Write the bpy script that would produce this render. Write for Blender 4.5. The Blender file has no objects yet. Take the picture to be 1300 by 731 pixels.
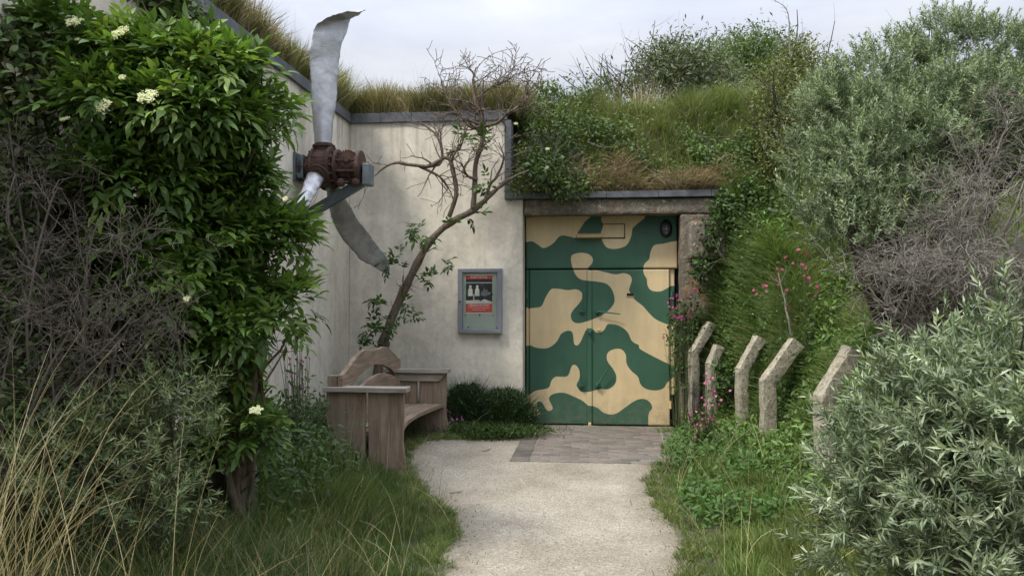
import bpy, bmesh, math, numpy as np
from mathutils import Vector, Matrix
SC = bpy.context.scene
COL = SC.collection
R = math.radians
rng = np.random.default_rng(7)

# ---------------------------------------------------------------- camera
CAMZ, FPX = 1.6, 1010.0
YAW, PITCH = math.atan(102 / FPX), math.atan(22.5 / FPX)
cam_d = bpy.data.cameras.new('camera'); cam = bpy.data.objects.new('camera', cam_d); COL.objects.link(cam)
cam_d.sensor_width = 36; cam_d.lens = 36 * FPX / 1300; cam_d.clip_end = 2000; cam_d.clip_start = 0.05
cam.location = (0, 0, CAMZ)
_M = Matrix.Rotation(YAW, 3, 'Z') @ Matrix.Rotation(math.pi / 2 + PITCH, 3, 'X')
cam.rotation_euler = _M.to_euler()
SC.camera = cam

def ray(u, v):
    return _M @ Vector(((u - 650) / FPX, (365.5 - v) / FPX, -1))
def at(u, v, Y=None, X=None, Z=None):
    d = ray(u, v)
    if Y is not None: t = Y / d.y
    elif X is not None: t = X / d.x
    else: t = (Z - CAMZ) / d.z
    return Vector((d.x * t, d.y * t, CAMZ + d.z * t))
def AT(u, v, Y):
    return np.array(at(u, v, Y=Y))

# ---------------------------------------------------------------- materials
def new_mat(name):
    m = bpy.data.materials.new(name); m.use_nodes = True
    nt = m.node_tree
    for n in list(nt.nodes): nt.nodes.remove(n)
    out = nt.nodes.new('ShaderNodeOutputMaterial')
    b = nt.nodes.new('ShaderNodeBsdfPrincipled')
    nt.links.new(b.outputs[0], out.inputs[0])
    return m, nt, b, out
def nd(nt, typ, **kw):
    n = nt.nodes.new(typ)
    for k, v in kw.items():
        if k.startswith('i_'):
            n.inputs[k[2:].replace('_', ' ')].default_value = v
        else: setattr(n, k, v)
    return n
def coords(nt, kind='Object', scale=(1, 1, 1), rot=(0, 0, 0)):
    tc = nd(nt, 'ShaderNodeTexCoord'); mp = nd(nt, 'ShaderNodeMapping')
    mp.inputs['Scale'].default_value = scale; mp.inputs['Rotation'].default_value = rot
    nt.links.new(tc.outputs[kind], mp.inputs['Vector'])
    return mp.outputs[0]
def noise(nt, vec, scale, detail=6, rough=.6, dist=0):
    n = nd(nt, 'ShaderNodeTexNoise'); n.inputs['Scale'].default_value = scale; n.inputs['Detail'].default_value = detail
    n.inputs['Roughness'].default_value = rough; n.inputs['Distortion'].default_value = dist
    if vec is not None: nt.links.new(vec, n.inputs['Vector'])
    return n.outputs['Fac']
def ramp(nt, fac, stops):
    r = nd(nt, 'ShaderNodeValToRGB'); e = r.color_ramp.elements
    while len(e) < len(stops): e.new(.5)
    for el, (p, c) in zip(e, stops):
        el.position = p; el.color = (c, c, c, 1) if isinstance(c, (int, float)) else (*c, 1)
    nt.links.new(fac, r.inputs[0])
    return r.outputs[0]
def mix(nt, a, b, fac, mode='MIX'):
    m = nd(nt, 'ShaderNodeMix', data_type='RGBA', blend_type=mode)
    for sock, val in ((m.inputs[0], fac), (m.inputs[6], a), (m.inputs[7], b)):
        if isinstance(val, bpy.types.NodeSocket): nt.links.new(val, sock)
        elif isinstance(val, (int, float)): sock.default_value = val if sock.type == 'VALUE' else (val, val, val, 1)
        else: sock.default_value = (*val, 1)
    return m.outputs[2]
def bump(nt, b, h, strength=.5, dist=.01, prev=None):
    n = nd(nt, 'ShaderNodeBump'); n.inputs['Strength'].default_value = strength; n.inputs['Distance'].default_value = dist
    nt.links.new(h, n.inputs['Height'])
    if prev: nt.links.new(prev, n.inputs['Normal'])
    nt.links.new(n.outputs[0], b.inputs['Normal'])
    return n.outputs[0]

def mat_render():
    m, nt, b, _ = new_mat('lime_render'); v = coords(nt)
    big = ramp(nt, noise(nt, v, .9, 8, .65, .6), [(.28, (.50, .455, .365)), (.5, (.66, .615, .51)), (.72, (.74, .70, .59))])
    vs = coords(nt, scale=(5, 5, .5))
    streak = ramp(nt, noise(nt, vs, 1.3, 5, .6), [(.36, .74), (.58, 1)])
    c = mix(nt, big, streak, .45, 'MULTIPLY')
    sp = ramp(nt, noise(nt, v, 14, 6, .7), [(.3, .78), (.55, 1.0)])
    c = mix(nt, c, sp, .6, 'MULTIPLY')
    cl = ramp(nt, noise(nt, v, 2.3, 9, .75, 1.2), [(.38, .80), (.5, .97), (.66, 1.06)]); c = mix(nt, c, cl, .85, 'MULTIPLY')
    sx = nd(nt, 'ShaderNodeSeparateXYZ'); nt.links.new(v, sx.inputs[0])
    lo = ramp(nt, sx.outputs['Z'], [(0.0, 1.0), (.9, 0)])      # damp algae band by the ground
    n2 = ramp(nt, noise(nt, v, 3.2, 6, .7), [(.35, 0), (.62, 1)])
    f = mix(nt, lo, n2, 1, 'MULTIPLY')
    c = mix(nt, c, (.22, .235, .15), mix(nt, f, .75, 1, 'MULTIPLY'))
    # rain streaks and grime under the coping, patched all over by noise
    hi = nd(nt, 'ShaderNodeMapRange'); hi.inputs[1].default_value = 3.2; hi.inputs[2].default_value = 4.0
    nt.links.new(sx.outputs['Z'], hi.inputs[0])
    st2 = ramp(nt, noise(nt, coords(nt, scale=(9, 9, .35)), 1.1, 4, .6), [(.45, 0), (.7, 1)])
    c = mix(nt, c, (.24, .21, .17), mix(nt, mix(nt, hi.outputs[0], st2, 1, 'MULTIPLY'), .7, 1, 'MULTIPLY'))
    nt.links.new(c, b.inputs['Base Color']); b.inputs['Roughness'].default_value = .92
    p = bump(nt, b, noise(nt, v, 60, 8, .7), .35, .006)
    bump(nt, b, noise(nt, v, 3.5, 5, .6), .4, .03, p)
    return m
def mat_concrete(name='weathered_concrete', a=(.10, .085, .062), c2=(.27, .235, .18), rust=.6):
    m, nt, b, _ = new_mat(name); v = coords(nt)
    base = ramp(nt, noise(nt, v, 5, 9, .7, .4), [(.3, a), (.52, tuple((x + y) / 2 for x, y in zip(a, c2))), (.7, c2)])
    rs = ramp(nt, noise(nt, v, 3.3, 6, .6, .8), [(.55, 0), (.68, rust)])
    c = mix(nt, base, (.33, .16, .06), rs)
    pit = ramp(nt, noise(nt, v, 38, 5, .7), [(.36, .25), (.5, 1)])
    c = mix(nt, c, pit, .8, 'MULTIPLY')
    li = ramp(nt, noise(nt, v, 17, 4, .55), [(.63, 0), (.68, .75)])
    c = mix(nt, c, (.46, .43, .3), li)
    nt.links.new(c, b.inputs['Base Color']); b.inputs['Roughness'].default_value = .95
    p = bump(nt, b, noise(nt, v, 25, 8, .75), .9, .015)
    bump(nt, b, noise(nt, v, 90, 4, .7), .5, .005, p)
    return m
def mat_slate():
    m, nt, b, _ = new_mat('slate_flashing'); v = coords(nt)
    c = ramp(nt, noise(nt, v, 7, 6, .6), [(.3, (.055, .06, .066)), (.7, (.12, .13, .14))])
    nt.links.new(c, b.inputs['Base Color']); b.inputs['Roughness'].default_value = .65
    bump(nt, b, noise(nt, v, 25, 5, .6), .4, .01)
    return m
def mat_wood(name='silvered_oak', a=(.11, .075, .05), c2=(.31, .235, .165), vertical=True, axis=2):
    m, nt, b, _ = new_mat(name)
    sc = [16, 16, 16]; sc[axis] = 1.1
    v = coords(nt, scale=tuple(sc))
    g = noise(nt, v, 1.4, 8, .62, 1.2)
    c = ramp(nt, g, [(.3, a), (.52, tuple((x * .45 + y * .55) for x, y in zip(a, c2))), (.72, c2)])
    v2 = coords(nt)
    pt = ramp(nt, noise(nt, v2, 3, 5, .6), [(.35, .68), (.62, 1.05)])
    c = mix(nt, c, pt, .7, 'MULTIPLY')
    al = ramp(nt, noise(nt, v2, 5.5, 6, .7), [(.55, 0), (.72, .5)])
    c = mix(nt, c, (.17, .19, .12), al)
    nt.links.new(c, b.inputs['Base Color']); b.inputs['Roughness'].default_value = .85
    bump(nt, b, g, .6, .006)
    return m
def mat_simple(name, col, rough=.6, metal=0, var=.25, scale=9, bmp=.2, bscale=30, bdist=.005):
    m, nt, b, _ = new_mat(name); v = coords(nt)
    lo = tuple(x * (1 - var) for x in col); hi = tuple(min(1, x * (1 + var)) for x in col)
    c = ramp(nt, noise(nt, v, scale, 6, .65), [(.32, lo), (.68, hi)])
    nt.links.new(c, b.inputs['Base Color']); b.inputs['Roughness'].default_value = rough; b.inputs['Metallic'].default_value = metal
    if bmp: bump(nt, b, noise(nt, v, bscale, 6, .65), bmp, bdist)
    return m
def mat_alloy():
    m, nt, b, _ = new_mat('dented_alloy'); v = coords(nt)
    c = ramp(nt, noise(nt, v, 9, 8, .7, .5), [(.28, (.26, .265, .27)), (.5, (.36, .365, .375)), (.75, (.47, .48, .49))])
    nt.links.new(c, b.inputs['Base Color']); b.inputs['Metallic'].default_value = .75
    r = ramp(nt, noise(nt, v, 14, 6, .7), [(.3, .32), (.7, .62)])
    nt.links.new(r, b.inputs['Roughness'])
    p = bump(nt, b, noise(nt, v, 9, 4, .5), .25, .02)
    bump(nt, b, noise(nt, v, 70, 5, .6), .35, .004, p)
    return m
def mat_rust():
    m, nt, b, _ = new_mat('rusted_iron'); v = coords(nt)
    c = ramp(nt, noise(nt, v, 12, 8, .7, .4), [(.3, (.022, .014, .011)), (.5, (.06, .03, .021)), (.72, (.13, .065, .042))])
    nt.links.new(c, b.inputs['Base Color']); b.inputs['Roughness'].default_value = .8; b.inputs['Metallic'].default_value = .15
    bump(nt, b, noise(nt, v, 45, 8, .7), .8, .01)
    return m
def mat_camo():
    m, nt, b, _ = new_mat('camouflage_paint'); v = coords(nt)
    a = nd(nt, 'ShaderNodeAttribute', attribute_name='camo')
    th = nd(nt, 'ShaderNodeMath', operation='GREATER_THAN'); nt.links.new(a.outputs['Fac'], th.inputs[0]); th.inputs[1].default_value = 0
    f = noise(nt, v, 2.2, 6, .6)
    g = ramp(nt, f, [(.3, (.028, .088, .050)), (.7, (.038, .115, .065))])
    cr = ramp(nt, f, [(.3, (.58, .45, .245)), (.7, (.67, .53, .30))])
    c = mix(nt, g, cr, th.outputs[0])
    d = ramp(nt, noise(nt, coords(nt, scale=(4, 4, .6)), 2.5, 6, .7), [(.35, .82), (.6, 1)])
    c = mix(nt, c, d, .6, 'MULTIPLY')
    sp = ramp(nt, noise(nt, v, 55, 4, .7), [(.28, .7), (.4, 1)])
    c = mix(nt, c, sp, .45, 'MULTIPLY')
    ch = ramp(nt, noise(nt, v, 19, 8, .8), [(.715, 0), (.73, .8)]); c = mix(nt, c, (.16, .12, .08), ch)
    sz_ = nd(nt, 'ShaderNodeSeparateXYZ'); nt.links.new(v, sz_.inputs[0]); mr = nd(nt, 'ShaderNodeMapRange'); mr.inputs[1].default_value = .55; mr.inputs[2].default_value = 0; nt.links.new(sz_.outputs['Z'], mr.inputs[0])
    sp2 = ramp(nt, noise(nt, v, 11, 7, .7), [(.4, 0), (.65, 1)]); c = mix(nt, c, (.15, .13, .09), mix(nt, mix(nt, mr.outputs[0], sp2, 1, 'MULTIPLY'), .55, 1, 'MULTIPLY'))
    nt.links.new(c, b.inputs['Base Color']); b.inputs['Roughness'].default_value = .6
    bump(nt, b, noise(nt, v, 22, 5, .5), .25, .006)
    return m
def mat_path():
    m, nt, b, _ = new_mat('compacted_gravel'); v = coords(nt)
    big = ramp(nt, noise(nt, v, 1.1, 7, .65), [(.3, (.185, .16, .12)), (.5, (.265, .235, .18)), (.7, (.34, .305, .235))])
    vo = nd(nt, 'ShaderNodeTexVoronoi'); vo.inputs['Scale'].default_value = 95; nt.links.new(v, vo.inputs['Vector'])
    sx = nd(nt, 'ShaderNodeSeparateColor'); nt.links.new(vo.outputs['Color'], sx.inputs[0])
    g = ramp(nt, sx.outputs[0], [(0, .5), (.25, .82), (.75, 1.05), (1, 1.55)])
    c = mix(nt, big, g, .75, 'MULTIPLY')
    f2 = ramp(nt, noise(nt, v, 220, 3, .7), [(.3, .7), (.7, 1.2)])
    c = mix(nt, c, f2, .6, 'MULTIPLY')
    dirt = ramp(nt, noise(nt, v, 2.6, 7, .75), [(.56, 0), (.74, .5)])
    c = mix(nt, c, (.2, .17, .12), dirt)
    ea = nd(nt, 'ShaderNodeAttribute', attribute_name='edge')
    n1 = noise(nt, v, 7, 8, .75); ad = nd(nt, 'ShaderNodeMath', operation='MULTIPLY_ADD'); nt.links.new(n1, ad.inputs[0]); ad.inputs[1].default_value = -.55; nt.links.new(ea.outputs['Fac'], ad.inputs[2])
    def band(lo, hi, amt):
        m_ = nd(nt, 'ShaderNodeMapRange'); m_.inputs[1].default_value = hi; m_.inputs[2].default_value = lo; m_.inputs[3].default_value = 0; m_.inputs[4].default_value = amt
        nt.links.new(ad.outputs[0], m_.inputs[0]); return m_.outputs[0]
    c = mix(nt, c, (.15, .125, .085), band(-.28, .02, .8))
    c = mix(nt, c, (.05, .047, .028), band(-.36, -.24, 1))
    nt.links.new(c, b.inputs['Base Color']); b.inputs['Roughness'].default_value = .95
    p = bump(nt, b, vo.outputs['Distance'], .5, .006)
    bump(nt, b, noise(nt, v, 8, 6, .6), .4, .02, p)
    return m
def mat_soil():
    m, nt, b, _ = new_mat('leaf_litter_soil'); v = coords(nt)
    c = ramp(nt, noise(nt, v, 6, 9, .75), [(.3, (.022, .022, .012)), (.5, (.05, .052, .024)), (.72, (.105, .09, .05))])
    nt.links.new(c, b.inputs['Base Color']); b.inputs['Roughness'].default_value = 1
    bump(nt, b, noise(nt, v, 20, 8, .75), 1, .03)
    return m
def mat_paver():
    m, nt, b, _ = new_mat('grey_clay_paver')
    oi = nd(nt, 'ShaderNodeAttribute', attribute_name='Col'); v = coords(nt)
    n = ramp(nt, noise(nt, v, 30, 7, .7), [(.3, .7), (.7, 1.2)])
    c = mix(nt, oi.outputs['Color'], n, .8, 'MULTIPLY')
    n2 = ramp(nt, noise(nt, v, 3, 6, .7), [(.42, 0), (.75, .45)])
    c = mix(nt, c, (.2, .175, .14), n2)
    nt.links.new(c, b.inputs['Base Color']); b.inputs['Roughness'].default_value = .9
    bump(nt, b, noise(nt, v, 60, 6, .7), .5, .004)
    return m
def mat_leaf(name, rough=.45, trans=.25, spec=.4):
    m, nt, b, out = new_mat(name)
    a = nd(nt, 'ShaderNodeAttribute', attribute_name='Col')
    nt.links.new(a.outputs['Color'], b.inputs['Base Color'])
    b.inputs['Roughness'].default_value = rough; b.inputs['Specular IOR Level'].default_value = spec
    if trans:
        t = nd(nt, 'ShaderNodeBsdfTranslucent')
        tc = mix(nt, a.outputs['Color'], (1.25, 1.3, .6), 1, 'MULTIPLY')
        nt.links.new(tc, t.inputs['Color'])
        ms = nd(nt, 'ShaderNodeMixShader'); ms.inputs[0].default_value = trans
        nt.links.new(b.outputs[0], ms.inputs[1]); nt.links.new(t.outputs[0], ms.inputs[2]); nt.links.new(ms.outputs[0], out.inputs[0])
    return m
def mat_bark(name, a, c2, sc=30):
    m, nt, b, _ = new_mat(name); v = coords(nt, scale=(1, 1, .4))
    c = ramp(nt, noise(nt, v, sc, 7, .7, .4), [(.3, a), (.7, c2)])
    nt.links.new(c, b.inputs['Base Color']); b.inputs['Roughness'].default_value = .9
    bump(nt, b, noise(nt, v, sc * 1.6, 6, .7), .8, .008)
    return m
M = {}
M['render'] = mat_render(); M['concrete'] = mat_concrete(); M['post'] = mat_concrete('pale_post_concrete', (.22, .20, .145), (.50, .46, .35), .12)
M['slate'] = mat_slate(); M['wood'] = mat_wood(); M['wood_y'] = mat_wood('silvered_oak_long', axis=1); M['wood_x'] = mat_wood('silvered_oak_cross', (.15, .125, .10), (.42, .38, .32), axis=0)
M['stumpwood'] = mat_wood('old_stump_wood', (.07, .055, .04), (.26, .2, .14))
M['alloy'] = mat_alloy(); M['rust'] = mat_rust(); M['steel'] = mat_simple('painted_grey_steel', (.10, .125, .14), .45, .3)
M['camo'] = mat_camo(); M['path'] = mat_path(); M['soil'] = mat_soil(); M['paver'] = mat_paver()
M['frame_grey'] = mat_simple('anodised_grey', (.20, .215, .235), .45, .35, .08, 4, .05)
M['board'] = mat_simple('pale_green_board', (.34, .38, .33), .35, 0, .06, 3, 0)
M['black'] = mat_simple('black_plastic', (.012, .012, .013), .4, 0, .1, 5, 0)
M['darkgreen'] = mat_simple('door_green_paint', (.028, .11, .066), .6, 0, .2)
M['creamp'] = mat_simple('door_cream_paint', (.62, .46, .23), .6, 0, .12)
M['dark'] = mat_simple('dark_void', (.01, .01, .009), .9, 0, .1)
M['leaf_elder'] = mat_leaf('elder_leaf', .45, .3, .3); M['leaf_silver'] = mat_leaf('silver_leaf', .5, .18, .45)
M['leaf_soft'] = mat_leaf('soft_leaf', .55, .28, .3); M['grass'] = mat_leaf('grass_blade', .5, .28, .35)
M['straw'] = mat_leaf('straw_blade', .55, .15, .3); M['petal'] = mat_leaf('petal', .6, .3, .2)
M['bark_elder'] = mat_bark('elder_bark', (.045, .032, .022), (.18, .135, .095)); M['bark_grey'] = mat_bark('grey_twig', (.085, .075, .06), (.29, .265, .22), 20); M['bark_brown'] = mat_bark('brown_twig', (.06, .05, .038), (.21, .18, .14), 9)
M['bark_dark'] = mat_bark('dark_twig', (.035, .028, .022), (.11, .09, .075), 20); M['stone'] = mat_leaf('chipping', .9, 0, .2)

# ---------------------------------------------------------------- objects
def tag(o, label=None, cat=None, group=None, kind=None):
    for k, v in (('label', label), ('category', cat), ('group', group), ('kind', kind)):
        if v: o[k] = v
    return o
def empty(name, loc, label, cat, group=None):
    o = bpy.data.objects.new(name, None); COL.objects.link(o); o.location = loc
    o.empty_display_size = .1
    return tag(o, label, cat, group)
def link(name, me, mat=None, parent=None, smooth=False):
    o = bpy.data.objects.new(name, me); COL.objects.link(o)
    if mat is not None: me.materials.append(mat)
    if parent is not None:
        o.parent = parent; o.matrix_parent_inverse = Matrix.Translation(root_loc(parent)).inverted()
    if smooth: me.polygons.foreach_set('use_smooth', [True] * len(me.polygons))
    return o
def root_loc(p):
    return Vector(p.location) if p.parent is None else Vector((0, 0, 0))
def rebase(o, loc):
    """put the origin of a world-space mesh at loc"""
    o.data.transform(Matrix.Translation(-Vector(loc))); o.location = loc
    return o

class MB:
    def __init__(s): s.bm = bmesh.new()
    def box(s, x0, x1, y0, y1, z0, z1, bev=0):
        vs = [s.bm.verts.new((x, y, z)) for z in (z0, z1) for (x, y) in ((x0, y0), (x1, y0), (x1, y1), (x0, y1))]
        fs = [(0, 3, 2, 1), (4, 5, 6, 7), (0, 1, 5, 4), (1, 2, 6, 5), (2, 3, 7, 6), (3, 0, 4, 7)]
        F = [s.bm.faces.new([vs[i] for i in f]) for f in fs]
        if bev:
            ed = list({e for f in F for e in f.edges})
            bmesh.ops.bevel(s.bm, geom=ed, offset=bev, segments=2, affect='EDGES', profile=.5)
        return s
    def prism(s, pts, axis, a, b, bev=0):
        """pts polygon in the two other axes (in order), extruded along axis from a to b"""
        def mk(p, t):
            if axis == 'x': return (t, p[0], p[1])
            if axis == 'y': return (p[0], t, p[1])
            return (p[0], p[1], t)
        lo = [s.bm.verts.new(mk(p, a)) for p in pts]; hi = [s.bm.verts.new(mk(p, b)) for p in pts]
        F = [s.bm.faces.new(lo), s.bm.faces.new(hi[::-1])]
        n = len(pts)
        for i in range(n):
            F.append(s.bm.faces.new((lo[i], hi[i], hi[(i + 1) % n], lo[(i + 1) % n])))
        bmesh.ops.recalc_face_normals(s.bm, faces=F)
        if bev:
            ed = list({e for f in F for e in f.edges})
            bmesh.ops.bevel(s.bm, geom=ed, offset=bev, segments=2, affect='EDGES', profile=.5)
        return s
    def cyl(s, p, q, r0, r1=None, n=20, bev=0):
        p, q = Vector(p), Vector(q); d = q - p; L = d.length
        mt = Matrix.Translation((p + q) / 2) @ d.to_track_quat('Z', 'Y').to_matrix().to_4x4()
        r = bmesh.ops.create_cone(s.bm, cap_ends=True, segments=n, radius1=r0, radius2=r0 if r1 is None else r1, depth=L, matrix=mt)
        if bev:
            ed = [e for e in {e for v in r['verts'] for e in v.link_edges} if len(e.link_faces) == 2 and e.calc_face_angle() > .9]
            bmesh.ops.bevel(s.bm, geom=ed, offset=bev, segments=2, affect='EDGES')
        return s
    def ball(s, c, r, sc=(1, 1, 1), n=12):
        bmesh.ops.create_uvsphere(s.bm, u_segments=n, v_segments=max(6, n // 2), radius=r, matrix=Matrix.Translation(c) @ Matrix.Diagonal((*sc, 1)))
        return s
    def build(s, name, mat, parent=None, smooth=False, origin=None):
        me = bpy.data.meshes.new(name); s.bm.normal_update(); s.bm.to_mesh(me); s.bm.free()
        o = link(name, me, mat, parent, smooth)
        if origin is not None and parent is None: rebase(o, origin)
        return o

def np_mesh(name, V, F, mat, parent=None, col=None, smooth=False, extra=None):
    """F: list of int arrays (n,k); col (nverts,3)"""
    me = bpy.data.meshes.new(name)
    V = np.ascontiguousarray(V, dtype=np.float32).reshape(-1, 3)
    me.vertices.add(len(V)); me.vertices.foreach_set('co', V.ravel())
    loops = np.concatenate([f.ravel() for f in F]).astype(np.int32)
    sizes = np.concatenate([np.full(len(f), f.shape[1], dtype=np.int32) for f in F])
    starts = np.concatenate([[0], np.cumsum(sizes)[:-1]]).astype(np.int32)
    me.loops.add(len(loops)); me.loops.foreach_set('vertex_index', loops)
    me.polygons.add(len(sizes)); me.polygons.foreach_set('loop_start', starts)
    if smooth: me.polygons.foreach_set('use_smooth', np.ones(len(sizes), dtype=bool))
    if col is not None:
        a = me.attributes.new('Col', 'FLOAT_COLOR', 'POINT')
        a.data.foreach_set('color', np.concatenate([col, np.ones((len(col), 1))], 1).astype(np.float32).ravel())
    if extra:
        for k, arr in extra.items():
            a = me.attributes.new(k, 'FLOAT', 'POINT'); a.data.foreach_set('value', arr.astype(np.float32))
    me.update(calc_edges=True); me.validate()
    return link(name, me, mat, parent)

def norm(a): return a / (np.linalg.norm(a, axis=-1, keepdims=True) + 1e-9)
def rnd_dir(n):
    return norm(rng.normal(size=(n, 3)))

# leaf templates: rows (side, along, up), faces
T_LANCE = (np.array([(0, 0, 0), (-.5, .38, .06), (.5, .38, .06), (0, .45, -.02), (0, 1, -.05)]), [np.array([(0, 3, 1), (0, 2, 3), (1, 3, 4), (3, 2, 4)])])
T_LEAF = (np.array([(0, 0, 0), (0, .28, -.01), (0, .6, -.02), (0, 1, -.16), (-.42, .26, .05), (.42, .26, .05), (-.47, .52, .04), (.47, .52, .04), (-.24, .8, -.05), (.24, .8, -.05), (0, .8, -.08)]),
          [np.array([(0, 1, 4), (0, 5, 1), (8, 10, 3), (10, 9, 3)]), np.array([(4, 1, 2, 6), (1, 5, 7, 2), (6, 2, 10, 8), (2, 7, 9, 10)])])
T_FLAT = (np.array([(0, 0, 0), (-.5, .5, .05), (.5, .5, .05), (0, 1, -.08)]), [np.array([(0, 2, 3, 1)])])
def leaf_arrays(T, pos, d, n, L, W, col):
    tv, tf = T; N = len(pos); K = len(tv)
    d = norm(d); s = norm(np.cross(d, n)); nn = np.cross(s, d)
    L = np.broadcast_to(np.asarray(L, float).reshape(-1, 1, 1), (N, 1, 1)); W = np.broadcast_to(np.asarray(W, float).reshape(-1, 1, 1), (N, 1, 1))
    V = pos[:, None] + s[:, None] * tv[None, :, 0:1] * W + d[:, None] * tv[None, :, 1:2] * L + nn[:, None] * tv[None, :, 2:3] * L
    off = (np.arange(N) * K)[:, None, None]
    F = [(f[None] + off).reshape(-1, f.shape[1]) for f in tf]
    return V.reshape(-1, 3), F, np.repeat(col, K, 0)
def join_arrays(parts):
    V, C, F, o = [], [], {}, 0
    for v, f, c in parts:
        V.append(v); C.append(c)
        for a in f: F.setdefault(a.shape[1], []).append(a + o)
        o += len(v)
    return np.concatenate(V), [np.concatenate(a) for a in F.values()], np.concatenate(C)
def colvar(n, stops, w=None, jit=.18):
    """random pick and blend between base colours"""
    st = np.array(stops, float); i = rng.choice(len(st), n, p=w); j = rng.choice(len(st), n, p=w)
    t = rng.random((n, 1)) * .5
    c = st[i] * (1 - t) + st[j] * t
    return np.clip(c * (1 + jit * rng.normal(size=(n, 1))), .004, .9)

# tubes from polylines (N,K,3)
def tube_arrays(P, rad, sides=4):
    N, K, _ = P.shape
    t = np.gradient(P, axis=1); t = norm(t)
    ref = norm(rng.normal(size=(N, 1, 3)))
    u = norm(ref - (ref * t).sum(-1, keepdims=True) * t); w = np.cross(t, u)
    a = np.arange(sides) * 2 * math.pi / sides
    V = P[:, :, None] + rad[:, :, None, None] * (np.cos(a)[None, None, :, None] * u[:, :, None] + np.sin(a)[None, None, :, None] * w[:, :, None])
    i = np.arange(K - 1)[:, None]; j = np.arange(sides)[None]
    f = np.stack([i * sides + j, i * sides + (j + 1) % sides, (i + 1) * sides + (j + 1) % sides, (i + 1) * sides + j], -1).reshape(-1, 4)
    F = (f[None] + (np.arange(N) * K * sides)[:, None, None]).reshape(-1, 4)
    return V.reshape(-1, 3), [F]
def tubes(name, groups, mat, parent=None, sides=4, smooth=True):
    Vs, Fs, o = [], [], 0
    for g in groups:
        P, r = g[0], g[1]; sd = g[2] if len(g) > 2 else sides
        V, F = tube_arrays(P, r, sd); Vs.append(V); Fs.append(F[0] + o); o += len(V)
    return np_mesh(name, np.concatenate(Vs), [np.concatenate(Fs)], mat, parent, smooth=smooth)
def resample(pts, K):
    """Catmull-Rom through points (n,d) to K samples"""
    p = np.asarray(pts, float); p = np.concatenate([[2 * p[0] - p[1]], p, [2 * p[-1] - p[-2]]])
    n = len(p) - 3; out = []
    for s in np.linspace(0, n - 1e-6, K):
        i = int(s); f = s - i; a, b, c, d = p[i:i + 4]
        out.append(.5 * ((2 * b) + (-a + c) * f + (2 * a - 5 * b + 4 * c - d) * f * f + (-a + 3 * b - 3 * c + d) * f ** 3))
    return np.array(out)
def px_line(pts, K=16, wob=.0):
    """pts: (u,v,Y,radius_m) -> polyline, radius"""
    a = np.array([[*at(u, v, Y=Y), r] for u, v, Y, r in pts]); q = resample(a, K)
    P = q[:, :3]
    if wob: P = P + np.cumsum(rng.normal(size=P.shape) * wob, 0) * .5
    return P[None], np.clip(q[:, 3], .001, 1)[None]
def grow(P, rad, n, L, spread=.9, K=5, droop=0, up=.1, wob=.16, rscale=.5, tmin=.2, rtip=.35):
    """children of polylines: n per parent"""
    N, Kp, _ = P.shape; i = np.repeat(np.arange(N), n); m = len(i)
    t = tmin + (1 - tmin) * rng.random(m); f = t * (Kp - 1); k = np.minimum(f.astype(int), Kp - 2); fr = (f - k)[:, None]
    st = P[i, k] * (1 - fr) + P[i, k + 1] * fr; tan = norm(P[i, k + 1] - P[i, k])
    r0 = (rad[i, k] * (1 - fr[:, 0]) + rad[i, k + 1] * fr[:, 0]) * rscale
    d = norm(tan + spread * rnd_dir(m) + np.array([0, 0, up]))
    Ls = L * (.55 + .75 * rng.random(m)); out = [st]; dd = d
    for q in range(K - 1):
        dd = norm(dd + wob * rng.normal(size=dd.shape) + np.array([0, 0, -droop]))
        out.append(out[-1] + dd * (Ls / (K - 1))[:, None])
    Pn = np.stack(out, 1); R_ = r0[:, None] * np.linspace(1, rtip, K)[None]
    return Pn, R_

# grass blades: arrays of base positions
def blades(base, L, W, col, lean=.35, curve=.5, K=4, leandir=None, tipcol=None):
    N = len(base)
    a = rng.random(N) * 2 * math.pi
    h = np.stack([np.cos(a), np.sin(a), np.zeros(N)], -1)
    if leandir is not None: h = norm(h + np.asarray(leandir))
    L = np.broadcast_to(L, (N,)); ln = np.abs(rng.normal(size=N)) * lean
    d = norm(np.array([0, 0, 1.]) + h * ln[:, None]); cv = curve * (.3 + rng.random(N))
    b2 = rng.random(N) * 2 * math.pi; side0 = np.stack([np.cos(b2), np.sin(b2), np.zeros(N)], -1)
    ps, dd = [base], d
    for k in range(K - 1):
        ps.append(ps[-1] + dd * (L / (K - 1))[:, None])
        dd = norm(dd + h * (cv / (K - 1))[:, None] + np.array([0, 0, -1.]) * (cv * .35 * (k + 1) / (K - 1))[:, None])
    P = np.stack(ps, 1); s = norm(np.cross(side0, P[:, -1] - P[:, 0]))
    wk = np.array([.75, 1, .8, .12] if K == 4 else [.7, 1, .95, .8, .5, .1][:K] if K == 6 else np.linspace(1, .12, K))
    W = np.broadcast_to(W, (N,))
    off = s[:, None] * (W[:, None] * .5 * wk[None])[..., None]
    V = np.stack([P - off, P + off], 2).reshape(N, K * 2, 3)
    k = np.arange(K - 1); f = np.stack([2 * k, 2 * k + 1, 2 * k + 3, 2 * k + 2], -1)
    F = (f[None] + (np.arange(N) * 2 * K)[:, None, None]).reshape(-1, 4)
    C = np.repeat(col[:, None], 2 * K, 1)
    if tipcol is not None:
        g = np.repeat(np.linspace(0, 1, K) ** 2, 2)[None, :, None] * tipcol[1]
        C = C * (1 - g) + np.array(tipcol[0])[None, None] * g
    return V.reshape(-1, 3), [F], C.reshape(-1, 3)

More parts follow.
